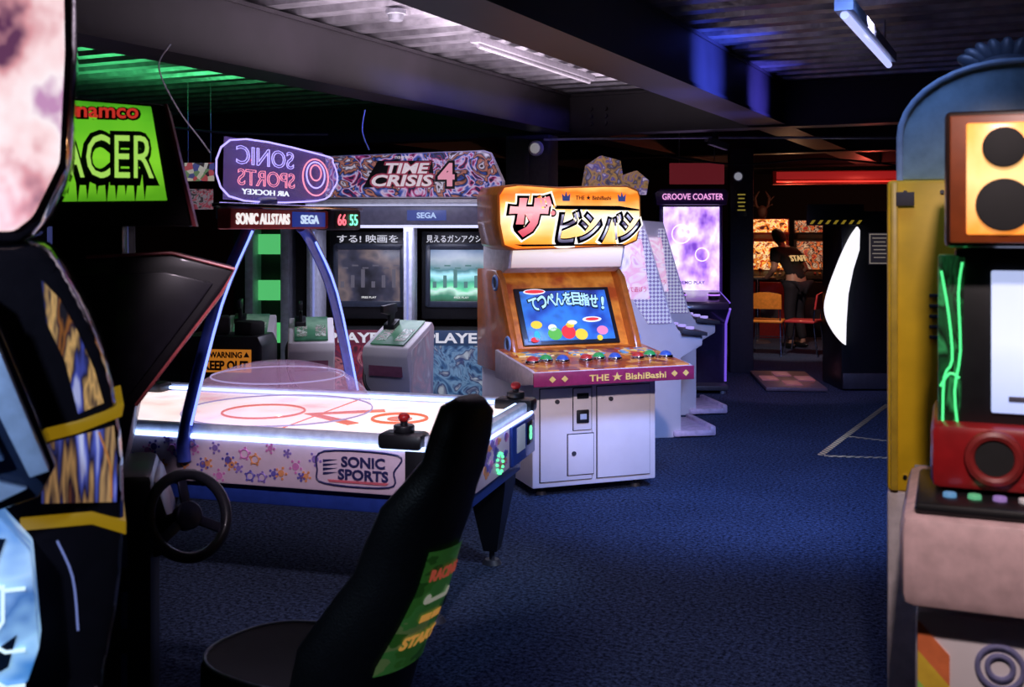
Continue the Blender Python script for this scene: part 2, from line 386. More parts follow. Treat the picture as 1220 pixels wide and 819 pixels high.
for k in range(12):
    a=k*math.pi/6; b=bmesh.new(); a_sph(b,(1.155,-.12+math.cos(a)*.045,.63+math.sin(a)*.045),.007,u=8,v=6); t.add('indicator_light',b,glow('led_green',(.1,1,.35),1.8))
for sx in (-1,1):
    for sy in (-1,1):
        b=bmesh.new(); secs=[]
        for z,h in ((.49,.10),(.40,.095),(.12,.045),(.07,.035)):
            secs.append([(sx*.95+a*h,sy*.42+c*h,z) for a,c in ((-1,-1),(1,-1),(1,1),(-1,1))])
        a_loft(b,secs); lg=t.add('leg',b,BLK)
        b=bmesh.new(); a_cyl(b,(sx*.95,sy*.42,.045),.014,.06); a_cyl(b,(sx*.95,sy*.42,.012),.05,.022,r2=.035); t.add('foot',b,DGR,lg)
AX=.0
ARC=pbr('blue_tube',(.06,.10,.55),.25,coat=.5)
for pts in ([(-.16,-.60,.66),(-.16,-.585,.82),(-.08,-.46,1.35),(AX,-.33,1.68),(AX,-.25,1.80),(AX,-.1,1.82)],[(0.12,.60,.66),(0.12,.58,.82),(.06,.45,1.35),(AX,.32,1.62),(AX,.2,1.70)]):
    ap=t.tube('arch_post',pts,.03,ARC,sm=6,seg=14)
    t.tube('arch_light',[(p[0]+.03,p[1]-.01,p[2]) for p in pts[1:4]],.006,glow('arch_led',(.25,.35,1),1.8),sm=4,par=ap)
sb=t.box('scoreboard',(AX+.03,-.10,1.735),(.07,.98,.095),pbr('score_red',(.45,.04,.04),.4),.01)
t.box('trim_rail',(AX+.03,.1,1.795),(.08,1.45,.018),CHR,.004,par=sb)
t.box('sponsor_panel',(AX+.067,.16,1.735),(.006,.36,.075),glow('sega_blue',(.03,.06,.4),.5),.002,par=sb)
t.text('SONIC ALLSTARS',(AX+.068,-.30,1.735),.50,.052,glow('txt_white',(1,.95,.95),.9),rot=(90,0,90),par=sb,bold=.03)
t.text('SEGA',(AX+.072,.16,1.735),.2,.045,glow('txt_cy',(.6,.75,1),.9),rot=(90,0,90),par=sb,bold=.03)
sd=t.box('score_display',(AX+.04,.56,1.735),(.12,.34,.11),BLK,.015)
t.text('66',(AX+.104,.47,1.735),.10,.06,glow('dig_red',(1,.15,.2),1.6),rot=(90,0,90),par=sd)
t.text('55',(AX+.104,.62,1.735),.10,.06,glow('dig_grn',(.2,1,.6),1.6),rot=(90,0,90),par=sd)
def clear_mat(name,col,f,em=0):
    m,nt,b=_new(name); out=nt.nodes['Material Output']; tr=nt.nodes.new('ShaderNodeBsdfTransparent'); mx=nt.nodes.new('ShaderNodeMixShader')
    b.inputs['Base Color'].default_value=c4(col); b.inputs['Roughness'].default_value=.1
    b.inputs['Emission Color'].default_value=c4(col); b.inputs['Emission Strength'].default_value=em
    mx.inputs[0].default_value=f; nt.links.new(tr.outputs[0],mx.inputs[1]); nt.links.new(b.outputs[0],mx.inputs[2]); nt.links.new(mx.outputs[0],out.inputs['Surface']); return m
ns=t.prism('neon_sign',[(-.55,1.82),(.35,1.82),(.58,1.90),(.62,1.97),(.56,2.05),(.42,2.09),(-.54,2.10)],AX,AX+.012,clear_mat('violet_glow_acrylic',(.35,.22,.75),.16,.55),'YZ',.002)  # violet emission puts the glow of the neon into the acrylic
NV=glow('neon_violet',(.45,.38,1),1.5); NP=glow('neon_pink',(1,.30,.45),1.2)
t.tube('neon_tube',smoothpts([(AX+.02,p[0],p[1]) for p in [(-.53,1.835),(.35,1.835),(.55,1.91),(.59,1.97),(.54,2.04),(.42,2.075),(-.52,2.085)]],5,True),.0045,NV,closed=True,par=ns,seg=6)
t.tube('neon_tube',[(AX+.02,-.6,1.80),(AX+.02,.3,1.80)],.008,NV,par=ns,seg=6)
t.text('SONIC',(AX+.025,-.2,2.025),.55,.085,NV,rot=(90,0,90),par=ns,mirror=True,outline=.013)
t.text('SPORTS',(AX+.025,-.19,1.925),.55,.075,NP,rot=(90,0,90),par=ns,mirror=True,outline=.013)
t.text('AIR HOCKEY',(AX+.025,-.2,1.86),.45,.025,glow('neon_w',(.8,.85,1),1.2),rot=(90,0,90),par=ns,mirror=True)
for k in range(3):
    b=bmesh.new(); a_ring(b,(AX+.02,.33,1.955+.012*k),.105-.03*k,.004,rot=(0,90,0),n=24,seg=6,sx=.9,sy=1.4); t.add('neon_tube',b,[NP,NV,NP][k],ns)
b=bmesh.new(); tt=bmesh.new(); bmesh.ops.create_uvsphere(tt,u_segments=40,v_segments=20,radius=1)
bmesh.ops.delete(tt,geom=[v for v in tt.verts if v.co.z<-.01],context='VERTS'); bmesh.ops.scale(tt,vec=(.46,.46,.24),verts=tt.verts)
merge(b,tt,MX((-.02,0,.80)))
gd=t.add('clear_guard',b,clear_mat('pink_acrylic',(.75,.5,.85),.25))
for rr in (1.0,.7): t.tube('guard_rim',[(-.02+.46*rr*math.cos(a),.46*rr*math.sin(a),.80+.24*math.sqrt(max(0,1-rr*rr))) for a in [k*2*math.pi/40 for k in range(40)]],.004,glow('guard_edge',(.6,.5,.9),.5),closed=True,par=gd,seg=6)

# ------------------------------------------------------------ ORANGE PARTY GAME CABINET
t=T('arcade_cabinet','white arcade cabinet with orange monitor, glowing marquee and push buttons','arcade game',(.36,7.42,0),20)
ORG=art('orange_print',[(.60,.15,.01),(.82,.28,.03),(.45,.07,.01)],7,.15,'noise',const=False)
b=bmesh.new(); a_box(b,(0,0,.385),(.86,1.0,.65),.012); base=t.add('base_body',b,WHT)
for (x0,x1,z0,z1) in [(-.38,-.03,.10,.68),(.01,.38,.10,.68)]:
    b=bmesh.new(); a_box(b,((x0+x1)/2,-.503,(z0+z1)/2),(x1-x0+.010,.004,z1-z0+.010)); t.add('door_gap',b,GAP,base)
    t.box('service_door',((x0+x1)/2,-.508,(z0+z1)/2),(x1-x0,.012,z1-z0),WHT,.003,par=base)
cd=t.box('coin_door',(-.10,-.516,.545),(.13,.012,.27),GAP,.006)
t.box('coin_plate',(-.10,-.52,.545),(.122,.012,.262),WHT,.004,par=cd)
t.box('coin_slot',(-.10,-.53,.63),(.08,.012,.035),BLK,.004,par=cd); t.box('coin_return',(-.10,-.53,.50),(.085,.016,.085),BLK,.008,par=cd)
t.box('coin_window',(-.10,-.54,.50),(.045,.006,.035),WHB,.003,par=cd)
b=bmesh.new(); a_box(b,(-.11,-.515,.26),(.186,.006,.266),.02); cg=t.add('cash_door',b,GAP)
t.box('cash_door_panel',(-.11,-.52,.26),(.175,.010,.255),WHT,.02,par=cg)
t.cyl('lock',(-.16,-.528,.27),.014,.012,DGR,rot=(90,0,0),par=cg); t.cyl('lock',(.10,-.52,.60),.014,.012,DGR,rot=(90,0,0)); t.cyl('lock',(-.27,-.52,.60),.014,.012,DGR,rot=(90,0,0))
for x in (-.33,.33):
    for y in (-.4,.4):
        b=bmesh.new(); a_cyl(b,(x,y,.04),.012,.06); a_cyl(b,(x,y,.01),.035,.02,r2=.025); t.add('foot',b,DGR)
t.box('side_vent',(-.435,.12,.30),(.01,.14,.12),BLK,.004)
PANT=art('panel_top_print',[(.25,.04,.02),(.50,.13,.02),(.70,.28,.05),(.35,.06,.02)],14,.2,'voronoi')
MAR=pbr('maroon_fascia',(.30,.025,.09),.35,coat=.3)
cp=t.prism('control_panel',[(-.79,.755),(-.80,.825),(-.76,.836),(-.10,.895),(-.10,.71),(-.50,.71)],-.54,.54,pbr('panel_white',(.75,.62,.66),.35),'YZ',.008)
t.prism('control_overlay',[(-.78,.8365),(-.12,.8965),(-.12,.8905),(-.78,.8305)],-.52,.52,PANT,'YZ',0,par=cp)
fa=t.box('fascia',(0,-.802,.785),(1.08,.012,.085),MAR,.004,par=cp)
t.text('THE ★ BishiBashi',(.08,-.811,.785),.52,.052,GOLD,par=cp,bold=.02)
for x in (-.42,-.34,.40,.48):
    b=bmesh.new(); a_prism(b,[(x,.765),(x+.022,.785),(x,.805),(x-.022,.785)],-.811,-.808,'XZ'); t.add('fascia_ornament',b,GOLD,cp)
bc=[glow('btn_red',(.8,.05,.05),.35),glow('btn_green',(.05,.55,.15),.35),glow('btn_blue',(.05,.15,.8),.4)]
for p in (-.36,0,.36):
    for k in range(3):
        x=p+(k-1)*.10; y=-.58+(.03 if k==1 else 0); z=.837+(y+.76)*.09
        b=bmesh.new(); a_cyl(b,(x,y,z+.010),.046,.025,bev=.004); rg=t.add('button_ring',b,CHR,cp)
        b=bmesh.new(); a_sph(b,(x,y,z+.020),.038,(1,1,.75)); t.add('push_button',b,bc[k],cp)
    b=bmesh.new(); a_box(b,(p,-.33,.881),(.24,.14,.008),.002,rot=(5,0,0)); t.add('player_plate',b,art('plate_print',[(.85,.45,.06),(.5,.08,.05),(.9,.7,.3),(.1,.3,.5)],30,.25,'voronoi'),cp)
hs=t.prism('monitor_housing',[(-.14,.875),(.10,1.30),(.16,1.385),(.50,1.385),(.50,.72),(-.13,.72)],-.42,.42,ORG,'YZ',.008)
for s in (-1,1):
    t.prism('side_panel',[(-.24,.88),(-.20,.97),(.02,1.35),(.10,1.405),(.50,1.405),(.50,.72),(-.18,.72),(-.24,.82)],s*.42,s*.465,pbr('orange_edge',(.60,.16,.02),.3,coat=.4),'YZ',.01,par=hs)
    for (y,z) in ((.08,1.32),(-.17,.93)):
        b=bmesh.new(); a_ring(b,(s*.467,y+.02,z),.045,.010,rot=(0,90,0)); t.add('speaker_ring',b,pbr('ring_blue',(.2,.35,.7),.3),hs)
        t.cyl('speaker',(s*.465,y+.02,z),.04,.006,BLK,rot=(0,90,0),par=hs)
an=math.degrees(math.atan2(.425,.24))
def onface(u,dz): return (-.14+.24*u-.87*dz, .875+.425*u+.49*dz)
y,z=onface(.5,.012); sc1=t.box('screen_bezel',(0,y,z),(.70,.42,.02),BLK,.006,rot=(an,0,0))
SCR=art('party_screen',[(.01,.015,.10),(.02,.06,.30),(.03,.16,.50),(.02,.03,.16)],3.5,1.0,'noise',const=False)
y,z=onface(.5,.026); scn=t.box('screen',(0,y,z),(.63,.365,.008),SCR,.001,rot=(an,0,0),par=sc1)
gl=[]
def scr_blob(x,u,rx,ry,m,d=.034):
    y,z=onface(u,d); b=bmesh.new(); a_cyl(b,(0,0,0),1,.004,seg=20); bmesh.ops.transform(b,matrix=MX((x,y,z),(an,0,0))@Matrix.Diagonal((rx,ry,1,1)),verts=b.verts); gl.append(t.add('screen_graphic',b,m,sc1))
s_r=glow('s_red',(.8,.04,.05),1); s_y=glow('s_yel',(.9,.65,.05),1); s_g=glow('s_grn',(.12,.5,.08),1); s_w=glow('s_wht',(.85,.88,.95),1)
for a in [(-.02,.24,.05,.05,s_r),(-.0,.34,.03,.02,s_y),(.07,.20,.045,.04,s_y),(-.12,.22,.05,.045,s_g),(-.13,.31,.03,.025,s_w),(.02,.38,.035,.016,s_w),(-.24,.36,.04,.028,s_y),(.23,.25,.04,.032,glow('s_pnk',(.85,.25,.5),1)),(-.21,.86,.08,.02,s_w),(-.21,.86,.07,.013,s_r,.037),(.17,.42,.07,.02,s_w),(.17,.42,.05,.011,s_r,.037),(-.25,.2,.02,.035,glow('s_cy2',(.05,.5,.8),1)),(.2,.14,.02,.02,s_y),(-.27,.14,.03,.018,s_r)]: scr_blob(*a)
absorb(scn,gl)
def arch_text(s,mat,w,h,d,bold):
    n_=len(s); 
    for i,chh in enumerate(s):
        f=(i+.5)/n_-.5; u_=.64+.10*(1-(2*f)**2); y_,z_=onface(u_,d)
        ww=w*(.35 if chh=='!' else 1)
        b=bmesh.new(); a_text(b,chh,(0,0,0),ww,h,(0,0,-f*22),bold=bold); bmesh.ops.transform(b,matrix=MX((f*.57+.02,y_,z_),(an,0,0)),verts=b.verts); yield t.add('glyph',b,mat,sc1)
TT='てっぺんを目指せ!'
k1=list(arch_text(TT,glow('s_black',(.0,.0,.01),0),.076,.110,.036,.07)); k2=list(arch_text(TT,glow('s_cyan',(.45,.75,1),1.1),.062,.095,.041,.02))
b=bmesh.new(); y,z=onface(.7,.03); a_box(b,(.02,y,z),(.01,.01,.002),rot=(an,0,0)); lt=t.add('lettering',b,MC['s_black'],sc1); absorb(lt,k1+k2)
b=bmesh.new(); a_prism(b,[(.08,1.385),(-.02,1.42),(-.07,1.56),(-.07,1.62),(.50,1.62),(.50,1.385)],-.42,.42,'YZ',.01); nk=t.add('neck_panel',b,pbr('neck_white',(.80,.75,.78),.4))
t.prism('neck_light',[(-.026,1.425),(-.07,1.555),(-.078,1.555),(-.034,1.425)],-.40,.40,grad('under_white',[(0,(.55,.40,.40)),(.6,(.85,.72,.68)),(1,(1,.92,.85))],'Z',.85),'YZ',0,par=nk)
b=bmesh.new()
prof=[(-.50,1.57),(-.53,1.72),(-.535,1.91),(-.50,1.965),(-.40,1.98),(-.10,1.965),(.25,1.98),(.42,1.98),(.50,1.95),(.515,1.91),(.52,1.72),(.49,1.60),(.40,1.565),(.0,1.55),(-.42,1.54)]
a_prism(b,prof,-.12,.30,'XZ',.012); mq=t.add('marquee_box',b,pbr('marquee_shell',(.6,.2,.03),.3,coat=.4))
MQ=grad('marquee_light',[(0,(.92,.17,.01)),(.12,(1,.38,.04)),(.26,(1,.62,.20)),(.50,(1,.84,.50)),(.66,(1,.55,.14)),(.80,(.95,.24,.02)),(.9,(.9,.18,.01)),(1,(1,.52,.10))],'Z',1.15,.15)
b=bmesh.new(); a_prism(b,[(x*.96,1.76+(z-1.76)*.94) for x,z in prof],-.135,-.122,'XZ',.003); mf=t.add('marquee_face',b,MQ,mq)
KB=glow('mq_black',(.012,.008,.012),0,.1)
MW=glow('mq_white',(1,.92,.80),1.2)
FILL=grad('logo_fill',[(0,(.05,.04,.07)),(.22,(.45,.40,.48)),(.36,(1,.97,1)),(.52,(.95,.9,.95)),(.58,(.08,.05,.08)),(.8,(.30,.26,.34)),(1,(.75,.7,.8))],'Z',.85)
def glyph(chh,x,z,w,h,sh=.25):
    """one heavy slanted logo letter: white edge, black slab, chrome core"""
    t.text(chh,(x,-.139,z),w+.060,h+.060,MW,par=mq,bold=.07,shear=sh)
    t.text(chh,(x,-.145,z),w+.030,h+.030,KB,par=mq,bold=.06,shear=sh)
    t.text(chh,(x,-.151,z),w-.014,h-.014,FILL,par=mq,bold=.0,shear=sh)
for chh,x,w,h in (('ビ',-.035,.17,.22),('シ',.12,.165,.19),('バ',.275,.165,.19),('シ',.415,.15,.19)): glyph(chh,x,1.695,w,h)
b=bmesh.new(); a_prism(b,[(-.13,1.840),(.34,1.840),(.49,1.818),(.49,1.808),(-.13,1.816)],-.142,-.138); t.add('logo_bar',b,KB,mq)
b=bmesh.new(); a_prism(b,[(-.42,1.582),(.36,1.582),(.40,1.572),(-.36,1.568)],-.142,-.138); t.add('logo_bar',b,KB,mq)
t.text('ザ',(-.31,-.147,1.765),.37,.34,MW,par=mq,bold=.11,shear=.15)
t.text('ザ',(-.31,-.152,1.765),.34,.31,KB,par=mq,bold=.09,shear=.15)
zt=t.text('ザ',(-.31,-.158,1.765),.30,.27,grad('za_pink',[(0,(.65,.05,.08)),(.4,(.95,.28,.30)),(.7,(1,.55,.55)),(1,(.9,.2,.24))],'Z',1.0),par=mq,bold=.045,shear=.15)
for k,(r,mm) in enumerate(((.034,MW),(.027,KB),(.016,glow('dot_pink',(1,.3,.32),1)))):
    t.cyl('logo_dot',(-.150,-.140-.006*k,1.79),r,.004,mm,rot=(90,0,0),par=mq)
t.text('THE ★ BishiBashi',(.15,-.139,1.895),.26,.035,glow('mq_brown',(.2,.03,.02),0.),par=mq,bold=.01)
for x in (-.05,.36): 
    b=bmesh.new(); a_prism(b,[(x-.025,1.87),(x+.025,1.87),(x+.03,1.92),(x+.01,1.90),(x,1.935),(x-.01,1.90),(x-.03,1.92)],-.141,-.137,'XZ'); t.add('crown_print',b,glow('mq_bluep',(.1,.15,.5),.3),mq)

# ------------------------------------------------------------ LIGHT-GUN CABINET (twin)
t=T('light_gun_cabinet','twin-screen light-gun arcade cabinet with large collage marquee and gun pedestals','arcade game',(-.78,8.75,0),-3)
FR=pbr('gun_frame',(.55,.57,.70),.35)
COLL=art('collage',[(.006,.006,.012),(.02,.03,.14),(.010,.008,.015),(.28,.03,.14),(.45,.36,.5),(.04,.07,.30),(.010,.008,.012),(.35,.13,.10),(.02,.02,.05),(.5,.45,.55),(.02,.01,.02)],6,.85,'swirl',const=False)
b=bmesh.new(); a_prism(b,[(-.66,1.92),(-.66,2.25),(.58,2.29),(.64,2.27),(.74,2.05),(.74,1.92)],-.30,-.22,'XZ',.006); mq=t.add('marquee',b,WPR)
b=bmesh.new(); a_prism(b,[(-.65,1.93),(-.65,2.24),(.57,2.28),(.63,2.26),(.72,2.05),(.72,1.93)],-.312,-.30,'XZ',.002); t.add('marquee_face',b,COLL,mq)
GT=glow('tc_white',(.72,.62,.70),.75); GTB=glow('tc_blk',(.01,.01,.015),0)
b=bmesh.new(); a_prism(b,[(-.36,2.0),(-.29,2.13),(-.24,2.21),(.18,2.21),(.20,2.02)],-.315,-.311); t.add('logo_backing',b,GTB,mq)  # black shape behind the logo letters
for (s,x,z,w,h) in (('TIME',-.01,2.15,.34,.08),('CRISIS',-.05,2.055,.48,.09)):
    t.text(s,(x,-.317,z),w+.03,h+.025,glow('tc_red',(.35,.05,.10),.6),par=mq,bold=.07,shear=.2); t.text(s,(x,-.321,z),w,h,GT,par=mq,bold=.03,shear=.2)
t.text('4',(.29,-.318,2.10),.17,.22,GTB,par=mq,bold=.10); t.text('4',(.29,-.322,2.10),.13,.18,glow('tc_pink',(.75,.30,.42),.8),par=mq,bold=.04)
t.text('namco',(-.04,-.318,2.235),.14,.02,GT,par=mq)
b=bmesh.new(); a_prism(b,[(-.79,1.855),(-.79,1.91),(.72,1.91),(.80,1.885),(.80,1.855)],-.42,.0,'XZ',.01); t.add('canopy',b,pbr('canopy_silver',(.75,.78,.9),.3))
t.tube('canopy_light',[(-.78,-.425,1.862),(.79,-.425,1.862)],.006,glow('can_edge',(.6,.62,.9),.8))
ud=t.box('canopy_fascia',(0,-.38,1.785),(1.5,.06,.14),pbr('fascia_grey',(.22,.22,.34),.4),.008)
t.box('fascia_panel',(-.50,-.414,1.785),(.26,.006,.08),art('fp1',[(.5,.05,.08),(.1,.1,.4),(.6,.5,.5)],14,.6,'voronoi'),.001,par=ud)
t.box('fascia_panel',(.15,-.414,1.785),(.30,.006,.08),glow('sega_fascia',(.08,.11,.4),.6),.001,par=ud)
t.text('SEGA',(.15,-.42,1.785),.15,.045,glow('sega_t',(.5,.65,1),.8),par=ud,bold=.03)
t.tube('canopy_light',[(-.74,-.36,1.70),(.74,-.36,1.70)],.012,glow('can_l',(.6,.6,.9),1.3))
for x in (-.76,-.02,.74):
    fp=t.box('frame_post',(x,-.1,.95),(.07,.30,1.86),FR,.015)
    t.tube('post_trim',[(x,-.26,1.66),(x,-.26,.95)],.008,glow('post_glow',(.35,.4,.9),.5),par=fp)
for i,x in enumerate((-.40,.36)):
    sb=t.box('screen_surround',(x,.22,1.30),(.66,.08,.72),BLK,.01)
    m=art('gun_screen_a',[(.01,.01,.015),(.03,.03,.05),(.12,.09,.09),(.015,.02,.035)],4,1.0,'noise',const=False) if i==0 else \
      grad('gun_screen_b',[(0,(.02,.05,.03)),(.12,(.04,.16,.10)),(.22,(.40,.60,.50)),(.27,(.10,.45,.24)),(.36,(.05,.25,.18)),(.48,(.30,.58,.62)),(.6,(.05,.14,.16)),(.8,(.24,.28,.32)),(1,(.10,.15,.25))],'Z',1.2,.12)
    scrn=t.box('screen',(x,.175,1.30),(.52,.02,.44),m,.004,par=sb)
    b=bmesh.new()
    for q in range(6):
        xx=x-.22+q*.085; hh=.05+.05*((q*7)%3); a_box(b,(xx,.164,1.20+hh/2),(.03,.003,hh))
        a_box(b,(xx+.02,.164,1.36+.02*(q%2)),(.05,.003,.012))
    absorb(scrn,[t.add('screen_shapes',b,glow('sg_grey%d'%i,(.12,.11,.15) if i==0 else (.10,.24,.24),.7),sb)])
    b=bmesh.new(); a_box(b,(x,.165,1.535),(.56,.02,.05),.004); a_box(b,(x,.165,1.065),(.56,.02,.05),.004)
    for s in (-1,1): a_box(b,(x+s*.275,.165,1.3),(.04,.02,.50),.004)
    t.add('screen_frame',b,pbr('scr_frame',(.04,.05,.08),.3),sb)
    t.text('FREE PLAY',(x,.162,1.12),.12,.016,glow('fp_w',(.8,.8,.8),.9),par=sb)
t.text('する! 映画を',(-.40,.10,1.60),.5,.065,glow('jp_w',(.75,.75,.85),.7),bold=.01)
t.text('見えるガンアクション',(.36,.10,1.60),.56,.06,glow('jp_w',(.75,.75,.85),.7),bold=.01)
for i,x in enumerate((-.40,.36)):
    c=[(.03,.01,.02),(.20,.02,.04),(.06,.02,.05),(.35,.12,.14),(.02,.01,.02)] if i==0 else [(.01,.02,.06),(.03,.08,.18),(.12,.22,.34),(.02,.03,.10),(.3,.35,.4)]
    t.box('lower_cabinet',(x,.06,.44),(.66,.36,.88),BLKM,.01)
    lp=t.box('front_art',(x,-.125,.52),(.64,.01,.70),art('low_art_%d'%i,c,7,.6,'swirl',const=False),.002)
    t.box('name_band',(x,-.131,.82),(.62,.004,.12),glow('band_%d'%i,(.14,.02,.05) if i==0 else (.03,.06,.15),.6),.001,par=lp)
    t.text('PLAYER',(x+(.0 if i else -.02),-.136,.82),.50,.08,glow('pl_w',(.75,.75,.85),.7),par=lp,bold=.03)
def pedestal(t,x,y,rz,gm,S=1.):
    M=MX((x,y,0),(0,0,rz))@Matrix.Diagonal((S,S,1,1))
    b=bmesh.new(); a_prism(b,[(-.20,0),(-.22,.62),(-.26,.80),(-.24,.86),(.16,1.02),(.20,.98),(.18,.60),(.20,0)],-.22,.22,'YZ',.012,M); p=t.add('pedestal',b,WHT)
    b=bmesh.new(); a_prism(b,[(-.22,.875),(.14,1.018),(.14,1.026),(-.22,.883)],-.16,.16,'YZ',0,M); t.add('instruction_panel',b,gm,p)
    for q in (-.09,.09):
        b=bmesh.new(); a_prism(b,[(-.17,.902),(.0,.970),(.0,.974),(-.17,.906)],q-.05,q+.05,'YZ',0,M); t.add('instruction_card',b,art('ped_card',[(.5,.55,.5),(.08,.2,.12),(.4,.3,.3)],30,.15,'swirl'),p)
    b=bmesh.new(); a_prism(b,[(-.245,.66),(-.225,.66),(-.225,.78),(-.245,.78)],-.16,.16,'YZ',0,M); t.add('pedestal_stripe',b,pbr('ped_pink',(.35,.12,.2),.4),p)
    for sgn in (-1,1):
        b=bmesh.new(); a_prism(b,[(-.18,.3),(-.20,.84),(.10,.96),(.12,.3)],sgn*.222,sgn*.226,'YZ',0,M); t.add('side_art',b,art('ped_art',[(.78,.74,.8),(.5,.46,.55),(.7,.5,.58),(.75,.72,.78)],4,.08,'swirl',const=False),p)
    b=bmesh.new(); a_prism(b,[(-.13,1.09),(-.13,1.14),(.09,1.15),(.10,1.09),(.06,1.08),(.04,.98),(-.02,.97),(-.015,1.07)],-.12,-.085,'YZ',.006,M)
    a_prism(b,[(-.02,.94),(-.02,1.0),(.08,1.04),(.08,.96)],-.16,-.05,'YZ',.008,M)
    g=t.add('light_gun',b,BLK,p)
    b=bmesh.new(); pts=smoothpts([(-.1,.03,.98),(-.18,-.05,.9),(-.24,-.12,.8),(-.2,-.25,.62),(-.1,-.24,.5)],6); a_tube(b,[M@q for q in pts],.012,8); t.add('gun_cable',b,BLK,p)
GP=grad('ped_green',[(0,(.01,.05,.03)),(.35,(.05,.16,.09)),(.7,(.16,.28,.20)),(1,(.04,.12,.08))],'Y',.4,.25)
pedestal(t,-.66,-.75,14,GP,.74); pedestal(t,.04,-1.0,-22,GP,.84)

t=T('light_gun_cabinet','pale framed gun cabinet with green lit side windows and gun pedestal','arcade game',(-1.98,9.3,0),-3)
for x in (-.20,.10,.32): t.box('frame_post',(x,-.1,.93),(.07,.26,1.86),FR,.012)
b=bmesh.new(); a_box(b,(0,-.05,1.81),(.95,.4,.10),.01); t.add('canopy',b,pbr('cano_dark',(.08,.07,.15),.4))
for z in (1.55,1.16,.80): t.box('lit_window',(-.05,-.06,z),(.24,.02,.17),glow('win_green',(.10,.60,.18),.8),.004)
t.box('back_panel',(.02,.06,.9),(.85,.08,1.7),BLKM,.01)
t.box('canopy_panel',(.05,-.26,1.82),(.75,.01,.07),glow('win_violet',(.2,.15,.5),.5),.002)
pedestal(t,.05,-1.0,10,GP,.8)

t=T('equipment_cabinet','low black equipment cabinet with orange warning plate','cabinet',(-1.89,7.25,0),-6)
t.prism('cabinet_body',[(-.28,0),(-.28,.98),(.24,.98),(.27,.92),(.27,0)],-.1,.22,BLK,'XZ',.01)
wp=t.box('warning_plate',(.03,-.108,.82),(.34,.008,.15),glow('plate_orange',(.85,.28,.03),.45),.002)
DP=pbr('dark_print',(.06,.02,.01),.5)
t.text('WARNING',(.03,-.114,.86),.22,.04,DP,par=wp,bold=.03); t.text('KEEP OUT',(.03,-.114,.79),.30,.065,DP,par=wp,bold=.04)
for s in (-1,1): t.prism('warning_triangle',[(s*.14+.03-.02,.845),(s*.14+.03+.02,.845),(s*.14+.03,.88)],-.114,-.11,DP,par=wp,bev=0)
t.box('speaker',(-.1,.06,1.04),(.18,.16,.12),BLKM,.02,rot=(0,0,20)); t.box('speaker',(.13,.06,1.02),(.16,.14,.1),BLKM,.02,rot=(0,0,-25))
t=T('arcade_cabinet','dark side-on arcade cabinet with colourful artwork and slanted controls','arcade game',(-2.75,7.1,0),25)
t.prism('cabinet_body',[(-.35,0),(-.38,.75),(-.30,.95),(.05,1.18),(.15,1.75),(.35,1.80),(.40,0)],-.3,.3,BLK,'YZ',.01)
t.box('control_overlay',(0,-.13,1.075),(.56,.38,.01),art('left_art',[(.5,.2,.3),(.1,.15,.5),(.7,.6,.5),(.05,.05,.12)],14,.35,'voronoi'),.002,rot=(33,0,0))
t.box('screen',(0,.07,1.48),(.5,.02,.45),glow('dim_blue',(.05,.06,.2),.6),.002,rot=(-10,0,0))
t.text('SYSTEM',(0,-.39,.85),.3,.05,WPR)

# ------------------------------------------------------------ RHYTHM CABINETS
LAT=art('lattice_print',[(.85,.82,.92),(.30,.26,.45)],46,.32,'brick',emit=True,rot=(0,R(45),0))
t=T('rhythm_cabinet','white rhythm game cabinet with slanted lattice wing and colourful topper','arcade game',(.98,9.0,0),10,'white rhythm cabinets')
b=bmesh.new(); a_prism(b,[(-.33,0),(-.33,1.60),(-.22,1.76),(.03,1.74),(.27,.95),(.32,.86),(.52,.83),(.52,.74),(.34,.64),(.34,.0)],-.28,.28,'XZ',.012); bd=t.add('cabinet_body',b,WHT)
b=bmesh.new(); a_prism(b,[(-.02,1.68),(.03,1.68),(.26,.92),(.06,.92),(-.06,1.1)],-.292,-.282,'XZ',.001); t.add('side_graphic',b,LAT,bd)
b=bmesh.new(); a_prism(b,[(-.22,1.12),(-.22,1.60),(.0,1.60),(.02,1.50),(.07,1.12)],-.300,-.294,'XZ',.001); sp=t.add('side_graphic',b,art('pastel_print',[(.60,.20,.45),(.9,.80,.92),(.85,.45,.62),(.95,.88,.95),(.35,.25,.65)],5,.65,'swirl',const=False),bd)
t.text('リズムで遊ぼう',(-.08,-.304,1.20),.24,.045,glow('rt',(.6,.1,.3),.5),par=bd)
b=bmesh.new(); a_prism(b,[(.33,.88),(.54,.85),(.54,.82),(.33,.84)],-.34,.34,'XZ',.005); cdk=t.add('control_deck',b,DGR)
for y in (-.2,0,.2): t.cyl('push_button',(.44,y,.875),.035,.02,glow('rb',(.5,.4,1),.8),bev=.004,par=cdk)
b=bmesh.new(); a_box(b,(.44,0,.035),(.34,.62,.05),.015); a_box(b,(.60,0,.05),(.05,.62,.08),.015); t.add('foot_plate',b,pbr('pink_base',(.8,.6,.75),.4))
tp=t.prism('topper',[(-.42,1.98),(-.38,2.2),(-.26,2.28),(-.10,2.24),(-.08,2.12),(.04,2.16),(.14,2.08),(.12,1.96)],-.05,.03,art('topper_print',[(.35,.3,.45),(.06,.05,.10),(.5,.28,.08),(.10,.08,.35),(.75,.6,.7)],9,.4,'swirl',const=False),'XZ',.004)
t.box('topper_post',(-.15,0,1.87),(.2,.08,.22),DGR,.01,par=tp)
for y in (-.2,.2):
    b=bmesh.new(); a_cyl(b,(.28,y,.02),.03,.04); t.add('foot',b,DGR)
t2=copy_thing(t,(1.28,10.05,0),10,'white rhythm game cabinet with lattice wing, standing behind its twin',('topper',))

